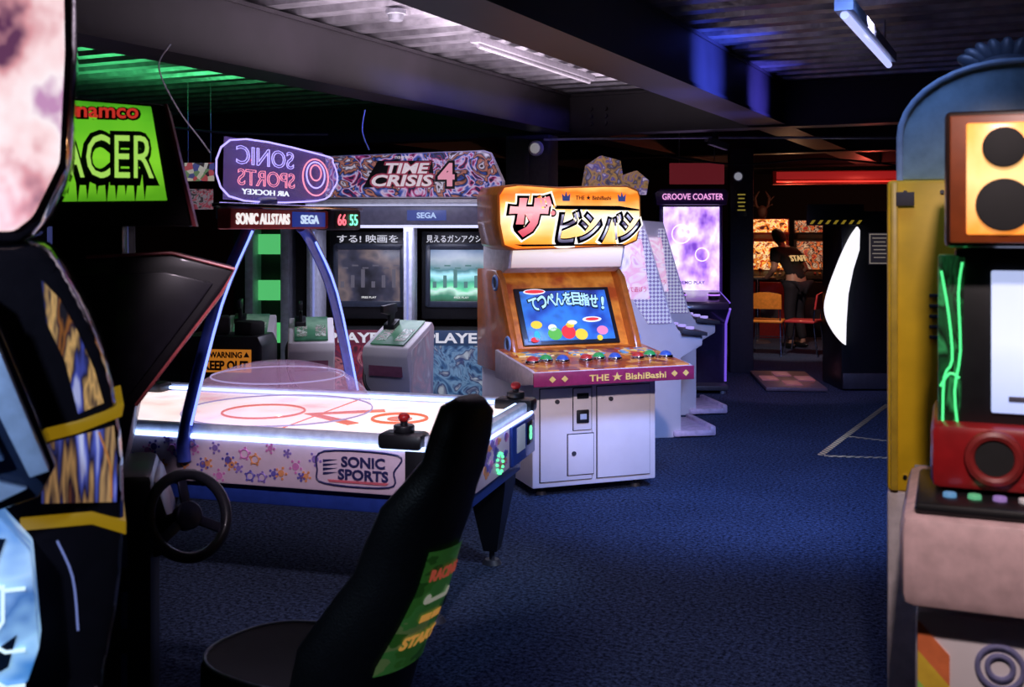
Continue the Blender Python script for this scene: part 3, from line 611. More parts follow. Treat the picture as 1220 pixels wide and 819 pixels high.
t=T('rhythm_cabinet','tall rhythm cabinet with bright lilac vertical screen and purple-edged console','arcade game',(1.91,11.6,0),-2)
t.box('cabinet_back',(0,.25,.95),(.66,.3,1.9),BLK,.015)
sc2=t.box('screen',(.01,.09,1.36),(.60,.02,1.10),art('lilac_screen',[(.16,.05,.45),(.45,.22,.80),(.68,.50,.95),(.95,.90,1),(.50,.28,.85)],5,1.4,'noise',stretch=(1,1,.7),const=False),.004)
for s in (-1,1): t.box('screen_frame',(s*.32,.09,1.36),(.03,.06,1.16),pbr('frame_purple',(.12,.05,.3),.3),.006)
t.text('DEMO PLAY',(.01,.075,1.10),.28,.035,glow('dp',(.25,.1,.5),.4),par=sc2,bold=.02)
for q in ((-.1,1.62,.10),(.12,1.4,.07),(-.05,.95,.06)):
    b=bmesh.new(); a_ring(b,(q[0],.077,q[1]),q[2],.005,rot=(90,0,0)); t.add('screen_graphic',b,glow('lilac_w',(1,.95,1),1.2),sc2)
hd=t.prism('header_sign',[(-.38,1.93),(-.40,2.06),(-.34,2.10),(.34,2.10),(.38,2.06),(.36,1.93)],-.08,.2,pbr('hdr_purple',(.10,.04,.2),.3),'XZ',.01)
t.text('GROOVE COASTER',(0,-.092,2.015),.64,.065,glow('gc_pink',(.95,.4,.8),1.1),par=hd,bold=.01)
cs_=t.prism('console',[(-.62,.86),(-.60,.94),(.10,1.02),(.10,0),(-.30,0),(-.34,.70)],-.30,.30,pbr('console_dark',(.03,.02,.06),.3,coat=.4),'YZ',.012)
for x in (-.17,.17):
    kb=t.cyl('booster_knob',(x,-.42,.99),.055,.07,BLK,bev=.01); b=bmesh.new(); a_ring(b,(x,-.42,1.0),.058,.008); t.add('knob_light',b,glow('kl',(.5,.2,1),1.2),kb)
for s in (-1,1):
    t.tube('edge_light',[(s*.305,-.62,.87),(s*.305,-.36,.70),(s*.305,-.32,.1)],.012,glow('edge_p',(.2,.1,.8),.8),par=cs_)
    t.tube('edge_light',[(s*.305,-.6,.93),(s*.305,.05,1.0)],.008,glow('edge_p',(.2,.1,.8),.8),par=cs_)
t.box('foot_base',(0,-.2,.06),(.6,.7,.05),DGR,.01)
for x in (-.25,.25):
    for y in (-.5,.1):
        b=bmesh.new(); a_cyl(b,(x,y,.02),.03,.04); t.add('foot',b,GRY)
t=T('hanging_sign','dim red board hung above the lilac-screen machine','sign',(2.1,12.4,2.30))
t.box('board',(0,0,0),(.62,.04,.24),glow('red_dim',(.22,.02,.03),.4),.008)
for k in (-.2,.2): t.tube('hanger',[(k,0,.1),(k,0,.67)],.005,GRY)
t=T('notice_board','small black notice with yellow print on the dark column','sign',(2.66,12.655,1.97),-5)
bo=t.box('board',(0,0,0),(.12,.015,.30),BLK,.002)
b=bmesh.new()
for k in range(5): a_box(b,(0,-.01,.10-k*.045),(.07 if k%2 else .09,.004,.015))
absorb(bo,[t.add('print',b,glow('yp',(.8,.6,.1),.25))])
t=T('column_camera','round pale camera at the top of the dark column','wall light',(2.62,12.65,2.28),-5); t.cyl('camera_ring',(0,0,0),.06,.04,GRY,rot=(90,0,0)); t.cyl('lens',(0,-.02,0),.045,.02,glow('ll',(.5,.5,.6),.4),rot=(90,0,0))  # round camera on the column; its lens has a weak emission

# ------------------------------------------------------------ BLACK CABINET WITH WHITE CURVED PANEL
t=T('dance_cabinet','tall black arcade cabinet with glowing white curved side panel','arcade game',(3.5,11.2,0),0)
t.box('cabinet_body',(.19,.45,.93),(.56,.7,1.86),BLK,.02)
blade=smoothpts([(.050,1.70,0),(-.02,1.60,0),(-.10,1.44,0),(-.17,1.27,0),(-.24,1.08,0),(-.285,.90,0),(-.27,.76,0),(-.20,.62,0),(-.12,.52,0),(-.07,.48,0)],4)
t.prism('curved_panel',[(v[0],v[1]) for v in blade]+[(-.065,.70),(-.045,1.0),(.005,1.25),(.070,1.46),(.075,1.66)],.0,.05,glow('curve_white',(.95,.93,1),1.05),'XZ',.006)
tb=t.box('top_board',(-.17,.05,1.82),(.58,.06,.22),BLK,.008)
for k in range(7): t.prism('hazard_stripe',[(-.44+k*.08,1.725),(-.41+k*.08,1.725),(-.38+k*.08,1.765),(-.41+k*.08,1.765)],.012,.018,glow('hz',(.8,.55,.05),.25),bev=0,par=tb)
pp=t.box('poster',(.30,.09,1.47),(.22,.012,.33),glow('poster_dark',(.03,.025,.035),.5),.002)
b=bmesh.new()
for sgn in (-1,1): a_box(b,(.30+sgn*.10,.08,1.47),(.01,.004,.31)); a_box(b,(.30,.08,1.47+sgn*.15),(.2,.004,.01))
for k in range(6): a_box(b,(.30,.08,1.58-k*.04),(.12 if k%2 else .15,.004,.010))
absorb(pp,[t.add('poster_print',b,glow('pp_w',(.5,.42,.36),.35),pp)])
t.box('kick_plate',(.19,.08,.10),(.54,.03,.16),DGR,.004)
t=T('dance_platform','low metal dance platform with pink lit arrow panels','dance platform',(2.98,11.85,0),-5)
t.box('platform_base',(0,0,.025),(.62,1.3,.04),pbr('plat_grey',(.2,.14,.17),.4),.01)
for i in range(3):
    for j in range(3):
        if (i+j)%2: t.box('step_panel',((i-1)*.19,(j-1)*.36,.05),(.17,.32,.012),glow('step_pink',(.42,.14,.20),.3),.003)

TP=art('hazard_tape',[(.75,.58,.32),(.05,.05,.05)],7,.0,'wave',emit=False,rot=(0,0,R(45)))
def tape(p,q,w,lab):
    d=Vector((q[0]-p[0],q[1]-p[1])); L=d.length; b=bmesh.new(); a_box(b,(L/2,0,.0),(L,w,.003))
    single('floor_tape',b,TP,lab,'tape',(p[0],p[1],.002),math.degrees(math.atan2(d.y,d.x)))
tape((2.29,8.1),(3.58,10.4),.05,'black and yellow hazard tape strip on the carpet')
tape((2.31,8.07),(2.95,7.98),.045,'short pale tape strip closing the marked floor corner')
tape((2.70,8.84),(3.15,8.5),.04,'short hazard tape strip crossing the marked bay')

# ------------------------------------------------------------ FAR AREA
def upright(label,loc,rz,mq,scr,side,h=1.85,w=.6):
    t=T('arcade_cabinet',label,'arcade game',loc,rz)
    t.prism('cabinet_body',[(-.40,0),(-.42,.85),(-.20,1.0),(-.08,1.5),(-.22,1.58),(-.22,h),(.35,h),(.38,0)],-w/2,w/2,side,'YZ',.01)
    a=t.box('marquee',(0,-.225,(1.60+h)/2),(w*.94,.012,h-1.62),mq,.003)
    t.box('screen',(0,-.15,1.25),(w*.84,.02,.44),scr,.003,rot=(-13,0,0))
    t.box('control_panel',(0,-.30,.95),(w*.96,.28,.03),BLK,.006,rot=(28,0,0))
    b=bmesh.new(); a_cyl(b,(-.14,-.31,1.0),.006,.08); a_sph(b,(-.14,-.31,1.045),.022); t.add('joystick',b,RED)
    for k in range(3): t.cyl('push_button',(.02+k*.07,-.30,.975),.018,.02,[RED,GOLD,WPR][k],rot=(28,0,0))
    t.box('coin_door',(0,-.415,.45),(.26,.012,.32),DGR,.004)
HOT=art('hot_art',[(.5,.04,.01),(1,.45,.06),(.95,.70,.35),(.25,.02,.01),(.9,.28,.03),(.06,.01,.01)],9,1.0,'swirl')
HOT2=art('hot_art2',[(.3,.02,.02),(.7,.2,.05),(.04,.01,.01),(.55,.4,.25),(.1,.01,.01)],10,.6,'swirl')
upright('arcade cabinet with fiery orange and yellow lit backglass',(4.0,17,0),-12,HOT,HOT,pbr('side_red',(.25,.02,.02),.4),1.82)
upright('arcade cabinet with dark red lit artwork',(4.72,17.1,0),-14,HOT2,HOT2,BLK,1.80)
upright('arcade cabinet with orange lit artwork in the far row',(5.42,16.9,0),-18,HOT2,HOT,BLK,1.80)
t=T('wall_ornament','branching antler-like ornament mounted on top of the far cabinet','ornament',(3.92,17.1,1.93),-12)
b=bmesh.new()
for s in (-1,1):
    a_tube(b,[(s*.02,0,0),(s*.09,0,.10),(s*.11,0,.22),(s*.05,0,.32)],[.022]*3+[.008],8); a_tube(b,[(s*.09,0,.14),(s*.18,0,.24)],.010,8); a_tube(b,[(s*.05,0,.06),(s*.16,0,.12)],.010,8)
a_sph(b,(0,0,0),.08,(1,.6,1.3)); t.add('ornament_body',b,pbr('orn',(.05,.02,.018),.6))
t.box('bracket',(0,.05,-.075),(.12,.08,.07),DGR)
t=T('red_light_bulkhead','long bulkhead washed by a glowing red light strip','light fitting',(5.3,16.0,2.42),-8)
t.box('bulkhead',(0,0,0),(2.9,.2,.20),pbr('bulk',(.3,.04,.04),.5),.01)
t.tube('light_strip',[(-1.4,-.11,-.06),(1.4,-.11,-.06)],.010,glow('red_led',(1,.06,.04),1.2))
t.box('painted_red_wash',(0,-.105,.03),(2.8,.01,.11),glow('red_wash',(.45,.02,.02),.5),.002)  # emissive sheet paints the red light wash onto the bulkhead
def chair(label,loc,rz,col):
    t=T('dining_chair',label,'chair',loc,rz,'cafe chairs')
    m=pbr('chair_%s'%label[:6],col,.4,coat=.2)
    b=bmesh.new(); a_box(b,(0,0,.45),(.42,.40,.035),.016); t.add('seat',b,m)
    b=bmesh.new(); secs=[]
    for i in range(9):
        x=-.2+.05*i; y=.20+.03*(1-(x/.2)**2)
        secs.append([(x,y-.01,.62),(x,y+.01,.62),(x,y+.04,.84-.03*(x/.2)**2),(x,y+.02,.84-.03*(x/.2)**2)])
    a_loft(b,secs); t.add('backrest',b,m)
    for sx in (-1,1):
        t.tube('leg',[(sx*.18,-.16,.44),(sx*.20,-.22,0)],.011,CHR); 
        t.tube('leg',[(sx*.18,.22,.80),(sx*.18,.18,.45),(sx*.20,.24,0)],.011,CHR,sm=4)
    b=bmesh.new(); a_tube(b,[(-.19,-.19,.22),(.19,-.19,.22)],.007); t.add('stretcher',b,CHR)
chair('orange moulded chair with thin metal legs',(3.40,14.5,0),160,(.85,.30,.04))
chair('red padded chair with thin metal legs',(3.86,14.45,0),-120,(.60,.05,.06))
t=T('cafe_table','small round dark pedestal table beside the chairs','table',(3.60,16.0,0))
t.cyl('table_top',(0,0,.945),.26,.03,DGR,bev=.005); t.cyl('pedestal',(0,0,.46),.03,.94,CHR); t.cyl('table_base',(0,0,.015),.2,.03,DGR,r2=.16)

# ------------------------------------------------------------ PERSON
def skinmesh(nodes,edges,sub=2,root=0):
    me=bpy.data.meshes.new('sk'); me.from_pydata([n[0] for n in nodes],edges,[]); ob=bpy.data.objects.new('sk',me); COL.objects.link(ob)
    ob.modifiers.new('skin','SKIN')
    if not me.skin_vertices: 
        bm=bmesh.new(); bm.from_mesh(me); bm.verts.layers.skin.verify(); bm.to_mesh(me); bm.free()
    sv=me.skin_vertices[0].data
    for i,n in enumerate(nodes): sv[i].radius=(n[1],n[2] if len(n)>2 else n[1]); sv[i].use_root=(i==root)
    sm=ob.modifiers.new('s','SUBSURF'); sm.levels=sub; sm.render_levels=sub
    dg=bpy.context.evaluated_depsgraph_get(); dg.update()
    m2=bpy.data.meshes.new_from_object(ob.evaluated_get(dg)); bm=bmesh.new(); bm.from_mesh(m2)
    bpy.data.objects.remove(ob); bpy.data.meshes.remove(m2); return bm
t=T('person','person in black staff t-shirt and dark trousers leaning on a table','person',(3.98,15.25,0),30)
SK=pbr('skin',(.50,.28,.20),.5,var=.05)
N=[((0,0,.93),.14,.10),((0,.02,1.08),.13,.10),((0,.06,1.25),.165,.11),((0,.09,1.37),.12,.085),((0,.12,1.44),.055),((0,.15,1.50),.064,.068),((0,.16,1.56),.076,.09),((0,.155,1.62),.070,.084),((0,.15,1.655),.04),
 ((-.10,0,.88),.095),((-.11,.03,.50),.062),((-.12,-.02,.12),.036),((-.12,-.02,.06),.04),((-.13,.12,.035),.032),
 ((.10,0,.88),.095),((.12,.10,.50),.062),((.12,.0,.12),.036),((.12,.0,.06),.04),((.13,.14,.035),.032),
 ((-.19,.09,1.36),.065),((-.27,.12,1.12),.046),((-.21,.33,1.00),.030),((-.205,.38,.985),.036,.018),((-.20,.42,.98),.038,.016),
 ((.19,.09,1.36),.065),((.29,.07,1.11),.046),((.23,.29,1.00),.030),((.225,.34,.985),.036,.018),((.22,.38,.98),.038,.016)]
E=[(0,1),(1,2),(2,3),(3,4),(4,5),(5,6),(6,7),(7,8),(0,9),(9,10),(10,11),(11,12),(12,13),(0,14),(14,15),(15,16),(16,17),(17,18),(3,19),(19,20),(20,21),(21,22),(22,23),(3,24),(24,25),(25,26),(26,27),(27,28)]
b=skinmesh(N,E)
for sx,cx,cy in ((-1,-.20,.42),(1,.22,.38)):
    for k in range(4):
        x=cx-.027+.018*k; L=[.062,.072,.068,.055][k]
        fb=skinmesh([((x,cy-.01,.98),.009),((x,cy+L*.5,.975),.0085),((x,cy+L*.8,.965),.008),((x,cy+L,.960),.007)],[(0,1),(1,2),(2,3)],1); merge(b,fb)
    fb=skinmesh([((cx-sx*.02,cy-.05,.975),.011),((cx-sx*.048,cy-.02,.970),.010),((cx-sx*.055,cy+.015,.966),.009)],[(0,1),(1,2)],1); merge(b,fb)
a_sph(b,(0,.252,1.545),.016,(.8,1.1,1.3)); 
for s in (-1,1): a_sph(b,(s*.078,.15,1.555),.024,(.4,.8,1.3))
a_sph(b,(0,.232,1.505),.022,(1.1,.5,.35))
pb=t.add('body',b,SK,ang=180)
for s in (-1,1):
    b=bmesh.new(); a_sph(b,(s*.03,.236,1.575),.011,(1,.6,.8)); t.add('eye',b,BLK,pb)
b=bmesh.new(); tt=bmesh.new(); bmesh.ops.create_uvsphere(tt,u_segments=28,v_segments=18,radius=1)
bmesh.ops.delete(tt,geom=[v for v in tt.verts if (v.co.z<-.75 or (v.co.y>.45 and v.co.z<.45) )],context='VERTS')
bmesh.ops.scale(tt,vec=(.094,.107,.117),verts=tt.verts); merge(b,tt,MX((0,.145,1.59)))
t.add('hair',b,pbr('hair',(.02,.014,.012),.6,bump=.5),pb)
SH=pbr('black_cotton',(.010,.010,.013),.9,bump=.2)
NS=[((0,-.0,.90),.16,.12),((0,.02,1.08),.155,.115),((0,.06,1.25),.185,.125),((0,.09,1.37),.14,.10),((0,.108,1.415),.075),((-.19,.09,1.36),.085),((-.25,.11,1.19),.070),((.19,.09,1.36),.085),((.26,.08,1.18),.070)]
b=skinmesh(NS,[(0,1),(1,2),(2,3),(3,4),(3,5),(5,6),(3,7),(7,8)]); st=t.add('t_shirt',b,SH,pb,ang=180)
t.text('STAFF',(.02,-.108,1.27),.30,.085,glow('staff_yellow',(.9,.62,.25),.6),rot=(80,0,0),par=st,bold=.01,ext=.008)
NT=[((0,0,.93),.15,.12),((-.10,0,.86),.105),((-.11,.03,.50),.082),((-.12,-.02,.10),.06),((.10,0,.86),.105),((.12,.10,.50),.082),((.12,.0,.10),.06)]
b=skinmesh(NT,[(0,1),(1,2),(2,3),(0,4),(4,5),(5,6)]); t.add('trousers',b,pbr('dark_trousers',(.015,.015,.025),.85),pb,ang=180)
for s,y in ((-1,-.02),(1,.0)):
    b=bmesh.new(); a_sph(b,(s*.125,y+.05,.045),.1,(.5,1.45,.45)); t.add('shoe',b,BLK,pb)
def bend(o):
    if o.type=='MESH':
        for v in o.data.vertices:
            if v.co.z>1.0:
                d=v.co.z-1.0; v.co.y+=.36*d; v.co.z-=.05*d
    for ch in o.children: bend(ch)
bend(t.e)

# ------------------------------------------------------------ LEFT: RACING CABINET, WHEEL, SEAT
t=T('racing_cabinet','black racing cabinet with green marquee, red-edged hood and steering wheel','arcade game',(-1.4,3.6,0),15)
hp=[(0,1.594),(.266,1.608),(.470,1.554),(.426,1.476),(.154,1.112),(.112,.888),(-.2,.888),(-.2,1.594)]
hood=t.prism('monitor_hood',hp,-.04,.35,pbr('hood_black',(.010,.008,.012),.38,coat=.2),'XZ',.012)
t.tube('hood_trim',[(0,-.045,1.60),(.266,-.045,1.612),(.470,-.045,1.556),(.426,-.045,1.474),(.154,-.045,1.11)],.006,pbr('trim_red',(.55,.11,.12),.3,coat=.5),par=hood)
t.prism('hood_inset',[(-.15,1.54),(.24,1.55),(.40,1.51),(.36,1.45),(.10,1.10),(.06,.94),(-.15,.94)],-.052,-.04,pbr('hood_inner',(.016,.014,.022),.3,coat=.3),'XZ',.004,par=hood)
t.box('column',(-.02,.12,.444),(.46,.4,.888),BLK,.03)
t.prism('dash',[(.1,.60),(.1,.88),(.22,.86),(.27,.70),(.24,.6)],-.05,.30,BLK,'XZ',.02)
for k in range(3): t.box('trim_strip',(.12,-.083,.25+k*.2),(.02,.006,.12),pbr('strip_b',(.08,.12,.3),.3),.002)
mb=t.prism('marquee_box',[(-.34,1.70),(-.34,2.13),(.245,2.10),(.335,1.70)],-.10,.25,pbr('mq_dark',(.010,.006,.008),.4),'XZ',.012)
b=bmesh.new(); a_prism(b,[(-.32,1.775),(-.32,2.12),(.205,2.09),(.255,1.785)],-.112,-.10,'XZ',.002); t.add('marquee_face',b,grad('race_green',[(0,(.08,.34,.01)),(.4,(.24,.70,.03)),(.8,(.12,.52,.02)),(1,(.04,.28,.01))],'Z',.9,.2),mb)
t.text('namco',(.075,-.120,2.065),.20,.046,glow('nam_blk',(.02,.01,.01),0),par=mb,bold=.10)
t.text('namco',(.075,-.125,2.065),.185,.034,glow('nam_red',(.55,.03,.02),.9),par=mb,bold=.02)
t.text('RACER',(.04,-.120,1.92),.385,.18,pbr('racer_dark',(.006,.02,.006),.4),par=mb,bold=.09)
t.text('RACER',(.04,-.126,1.925),.350,.14,glow('racer_pale',(.42,.78,.12),.85),par=mb,bold=.0)
for k in range(12): x=-.14+k*.029; t.prism('letter_drip',[(x,1.87),(x+.018,1.87),(x+.007,1.80-.014*((k*5)%3))],-.122,-.118,pbr('racer_dark',(.006,.02,.006),.4),bev=0,par=mb)
t.prism('marquee_edge',[(.335,1.70),(.245,2.10),(.255,2.10),(.347,1.70)],-.115,.25,pbr('trim_red2',(.35,.05,.07),.3),'XZ',0,par=mb)
b=bmesh.new(); a_box(b,(0,.1,1.65),(.22,.2,.14),.01); t.add('marquee_post',b,BLK)
W=MX((.325,-.20,.775),(0,0,-60))@MX((0,0,0),(68,0,90))
b=bmesh.new(); a_ring(b,(0,0,0),.132,.018,n=40,seg=12); bmesh.ops.transform(b,matrix=W,verts=b.verts); wh=t.add('steering_wheel',b,pbr('wheel_rim',(.03,.03,.045),.35,coat=.3))
b=bmesh.new(); a_cyl(b,(0,0,-.01),.046,.04,bev=.008)
for a in (90,210,330): a_box(b,(math.cos(R(a))*.082,math.sin(R(a))*.082,-.005),(.10,.032,.012),.004,rot=(0,0,a))
bmesh.ops.transform(b,matrix=W,verts=b.verts); t.add('wheel_spokes',b,pbr('spoke_blue',(.07,.07,.14),.3,metal=.5),wh)
b=bmesh.new(); a_cyl(b,(0,0,-.12),.03,.22); bmesh.ops.transform(b,matrix=W,verts=b.verts); t.add('steering_shaft',b,BLK,wh)

t=T('racing_chair','black bucket racing seat with green printed panel on its back','chair',(-.375,3.12,0),-34)
# centre x, height, width, thickness, wrap
SEC=[(-.08,.26,.36,.10,.03),(-.05,.36,.46,.16,.08),(.01,.52,.44,.17,.10),(.075,.64,.37,.17,.08),(.125,.74,.31,.16,.06),(.165,.84,.30,.15,.06),(.205,.93,.31,.14,.05),(.24,1.0,.25,.12,.03),(.275,1.06,.21,.11,.02),(.30,1.14,.21,.10,.02),(.32,1.21,.18,.09,.02),(.325,1.235,.11,.05,.01)]
def sec(cx,z,w,th,bend,ny=28,tilt=.35):
    out=[]
    for i in range(ny):
        a=2*math.pi*i/ny; ca,sa=math.cos(a),math.sin(a)
        px=math.copysign(abs(ca)**.7,ca)*th/2; py=math.copysign(abs(sa)**.7,sa)*w/2
        out.append((cx+px-bend*(abs(py)/(w/2))**2.2,py,z-px*tilt))
    return out
b=bmesh.new(); a_loft(b,[sec(*q) for q in SEC]); bk=t.add('backrest',b,LEA,ang=60)
b=bmesh.new()
def cs(z,s): return [(-.33+.29*s*math.copysign(abs(math.cos(a))**.8,math.cos(a)),.25*s*math.copysign(abs(math.sin(a))**.8,math.sin(a)),z) for a in [2*math.pi*i/36 for i in range(36)]]
a_loft(b,[cs(.22,.8),cs(.24,.95),cs(.32,1.0),cs(.38,.99),cs(.405,.93),cs(.40,.80),cs(.38,.5),cs(.375,.1)]); t.add('cushion',b,BLKM,ang=60)
t.tube('cushion_piping',[(p[0],p[1],.405) for p in cs(.40,.95)],.006,pbr('piping',(.25,.3,.4),.4),closed=True)
t.box('seat_base',(-.25,0,.12),(.45,.34,.23),DGR,.03)
def backpt(z0,yf):
    for i in range(len(SEC)-1):
        a,c=SEC[i],SEC[i+1]
        if a[1]<=z0<=c[1]:
            f=(z0-a[1])/(c[1]-a[1]); cx,w,th,bd_=[a[j]*(1-f)+c[j]*f for j in (0,2,3,4)]
            y=yf*w/2; px=th/2*(max(0,1-abs(yf)**2.9))**.35
            return (cx+px-bd_*abs(yf)**2.2+.008, y, z0-px*.35)
g=bmesh.new(); nz,ny=12,10; V=[]
for i in range(nz+1):
    z=.49+.36*i/nz; V.append([g.verts.new(backpt(z,-.50+1.1*j/ny)) for j in range(ny+1)])
for i in range(nz):
    for j in range(ny): g.faces.new((V[i][j],V[i][j+1],V[i+1][j+1],V[i+1][j]))
stk=t.add('printed_panel',g,art('green_print',[(.03,.13,.02),(.06,.25,.04),(.08,.32,.07),(.22,.36,.12),(.05,.20,.03)],5,.12,'noise',stretch=(1,1,2)),bk,label='green printed instruction panel')
def onback(zc,h,yc,w,body,mat):
    """lettering wrapped onto the seat back"""
    b=bmesh.new(); a_text(b,body,(0,0,0),1,1,(0,0,0),bold=.04,ext=.001)
    for v in b.verts:
        p=backpt(zc+v.co.y*h,(yc+v.co.x*w)); v.co=Vector(p)+Vector((.004+v.co.z,0,0))
    return t.add('lettering',b,mat,stk)
onback(.78,.035,.05,.8,'RACING',glow('stk_red',(.60,.10,.06),.35)); onback(.58,.04,.05,.75,'START',glow('stk_org',(.85,.40,.08),.4))
SW=glow('stk_white',(.6,.6,.5),.3)
onback(.71,.03,.05,.7,'•—•',SW); onback(.65,.022,.05,.5,'— —',glow('stk_org',(.85,.40,.08),.4))

# nearest cabinet
t=T('racing_cabinet','glossy black arcade cabinet with pink screen and yellow bands','arcade game',(-1.09,2.2,0),21)
GB=pbr('gloss_black',(.010,.008,.012),.12,coat=.8)
bodyp=[(.0,1.666),(.13,1.666)]+[(v[0],v[1]) for v in smoothpts([(.16,1.63,0),(.20,1.55,0),(.235,1.47,0),(.268,1.36,0),(.288,1.207,0),(.285,.969,0),(.25,.75,0)],3)]+[(.25,0),(-.40,0),(-.40,1.666)]
t.prism('cabinet_body',bodyp,.0,.50,GB,'XZ',.025)
b=bmesh.new(); a_prism(b,[(-.40,1.663),(.091,1.663),(.134,1.70),(.185,1.82),(.196,2.057),(.192,2.3),(-.40,2.3)],-.02,.45,'XZ',.03); d=t.add('display_shell',b,GB)
b=bmesh.new(); a_prism(b,[(-.38,1.69),(.08,1.69),(.115,1.72),(.165,1.83),(.175,2.057),(.172,2.28),(-.38,2.28)],-.04,-.015,'XZ',.01); t.add('display_face',b,art('pink_display',[(.12,.04,.10),(.70,.32,.36),(.98,.72,.75),(1,.88,.92),(.55,.28,.5)],8,1.0,'noise',const=False,stretch=(1,1,.8)),d)
F1=pbr('facet_pale',(.42,.52,.78),.25,coat=.4); F2=pbr('facet_mid',(.12,.18,.34),.25,coat=.4); F3=pbr('facet_dark',(.02,.03,.07),.15,coat=.6)
fr_=t.prism('fairing',[(-.38,1.64),(-.06,1.62),(.037,1.56),(.09,1.42),(.12,1.34),(.16,1.224),(.13,1.165),(.04,1.14),(-.38,1.14)],-.10,.0,F3,'XZ',.006,label='pale blue angular fairing')
t.prism('fairing_facet',[(-.38,1.60),(-.08,1.60),(.02,1.55),(-.06,1.50),(-.38,1.51)],-.135,-.10,F2,bev=.003,par=fr_)
t.prism('fairing_facet',[(.035,1.54),(.085,1.40),(.15,1.225),(.115,1.215),(.06,1.34),(.0,1.46)],-.15,-.10,F1,bev=.003,par=fr_)
t.prism('fairing_facet',[(-.38,1.49),(-.07,1.48),(.02,1.36),(.07,1.25),(.03,1.24),(-.10,1.38),(-.38,1.40)],-.14,-.10,F2,bev=.003,par=fr_)
t.prism('fairing_facet',[(-.38,1.37),(-.11,1.35),(.02,1.22),(.11,1.19),(.03,1.155),(-.38,1.155)],-.13,-.10,F1,bev=.003,par=fr_)
YEL=glow('yellow_band',(.55,.32,.01),.35)  # no lamp: slight emission added to brighten the yellow
t.prism('yellow_band',[(.09,1.247),(.134,1.256),(.20,1.270),(.286,1.300),(.290,1.325),(.20,1.296),(.134,1.283),(.09,1.275)],-.006,.3,YEL,'XZ',.002)
t.prism('yellow_band',[(.09,1.104),(.227,1.104),(.294,1.078),(.294,1.050),(.227,1.078),(.09,1.078)],-.006,.3,YEL,'XZ',.002)
lp=t.prism('lattice_panel',[(-.38,1.13),(.06,1.13),(.114,1.06),(.13,.867),(.108,.8),(-.38,.79)],-.10,.0,grad('lat_light',[(0,(.05,.22,.6)),(.25,(.35,.62,.95)),(.5,(.06,.16,.42)),(.75,(.40,.62,.95)),(1,(.10,.25,.6))],'Z',.8,.45),'XZ',.006)
LD=glow('lat_line',(.65,.85,1),1.1); LK=pbr('lat_dark2',(.01,.02,.05),.3)
for k in range(6):
    t.tube('lattice_line',[(-.30+k*.065,-.106,.80),(-.30+k*.065,-.106,.87),(-.26+k*.065,-.106,.93),(-.26+k*.065,-.106,1.0)],.004,LD,par=lp,seg=6)
    t.prism('lattice_cell',[(-.29+k*.065,.82),(-.25+k*.065,.84),(-.235+k*.065,.90),(-.28+k*.065,.87)],-.106,-.10,LK,bev=0,par=lp)
for k in range(4): t.prism('lattice_cell',[(-.28+k*.09,1.03),(-.22+k*.09,1.03),(-.20+k*.09,1.09),(-.27+k*.09,1.10)],-.106,-.10,LK,bev=0,par=lp)
for z in (.83,.90,1.02): t.tube('lattice_line',[(-.33,-.106,z),(.03,-.106,z),(.07,-.106,z-.03),(.105,-.106,z-.03)],.004,LD,par=lp,seg=6)
t.prism('painted_reflection',[(.13,1.59),(.165,1.55),(.20,1.48),(.232,1.40),(.25,1.33),(.20,1.31),(.175,1.42),(.14,1.50)],-.003,.003,art('amber_streaks',[(.008,.006,.010),(.25,.08,.015),(.008,.006,.02),(.55,.30,.10),(.01,.008,.02),(.05,.06,.30),(.35,.35,.55)],9,.6,'noise',const=False,stretch=(3,1,.6),rot=(0,R(-20),0)),'XZ',.0)  # emissive amber and blue streaks paint reflections on the gloss body
t.prism('painted_reflection',[(.13,1.25),(.27,1.28),(.278,1.2),(.275,1.12),(.13,1.13)],-.003,.003,art('amber_streaks2',[(.008,.006,.010),(.20,.06,.02),(.008,.006,.02),(.45,.25,.10),(.01,.008,.03),(.08,.10,.45),(.5,.5,.7)],7,.6,'noise',const=False,stretch=(4,1,.4)),'XZ',.0)  # lower patch of coloured reflections, painted as emissive streaks
for i,(c,pp_,r) in enumerate([((.20,.25,.6),[(.16,1.05),(.19,.97),(.20,.86)],.0025),((.5,.2,.06),[(.24,1.27),(.262,1.2),(.265,1.13)],.0025)]): t.tube('reflection_streak',[(p[0],-.004,p[1]) for p in pp_],r,glow('streak_%d'%i,c,.6),sm=4,seg=6)  # thin glowing tubes imitate reflected streaks, no lamps here
t.box('lower_trim',(.06,-.02,.5),(.36,.04,.5),GB,.02)

# ------------------------------------------------------------ RIGHT: YELLOW MACHINE
t=T('prize_machine','yellow and white prize machine with rounded pale blue canopy','arcade game',(1.10,3.2,0),-20)
YE=pbr('yellow_panel',(.80,.50,.015),.4,scale=4,var=.25)
t.box('upper_body',(.42,.42,1.38),(.84,.84,.91),YE,.012)
t.box('lower_body',(.42,.42,.4625),(.84,.84,.925),pbr('white_panel',(.66,.58,.58),.4),.012)
b=bmesh.new(); arc=[(.035,1.835)]+[(.035+.30*(1-math.cos(R(a))),1.96+.21*math.sin(R(a))) for a in range(0,91,10)]+[(.8,2.17),(.8,1.835)]
a_prism(b,arc,.02,.8,'XZ',.01); cn=t.add('canopy',b,pbr('pale_blue',(.24,.38,.44),.3,coat=.3))
t.tube('canopy_rim',[(p[0],.018,p[1]) for p in arc[:-1]],.010,pbr('rim_blue',(.30,.42,.55),.3),par=cn)
for k in range(5): t.box('vent_slot',(.14,-.003,1.50-k*.03),(.05,.006,.01),GAP,.002)
t.box('recess',(.12,-.002,.99),(.09,.01,.035),pbr('recess_grey',(.4,.4,.42),.5),.004)
t.box('edge_trim',(.02,-.008,1.38),(.02,.012,.90),pbr('trim_y',(.55,.36,.03),.4),.003)
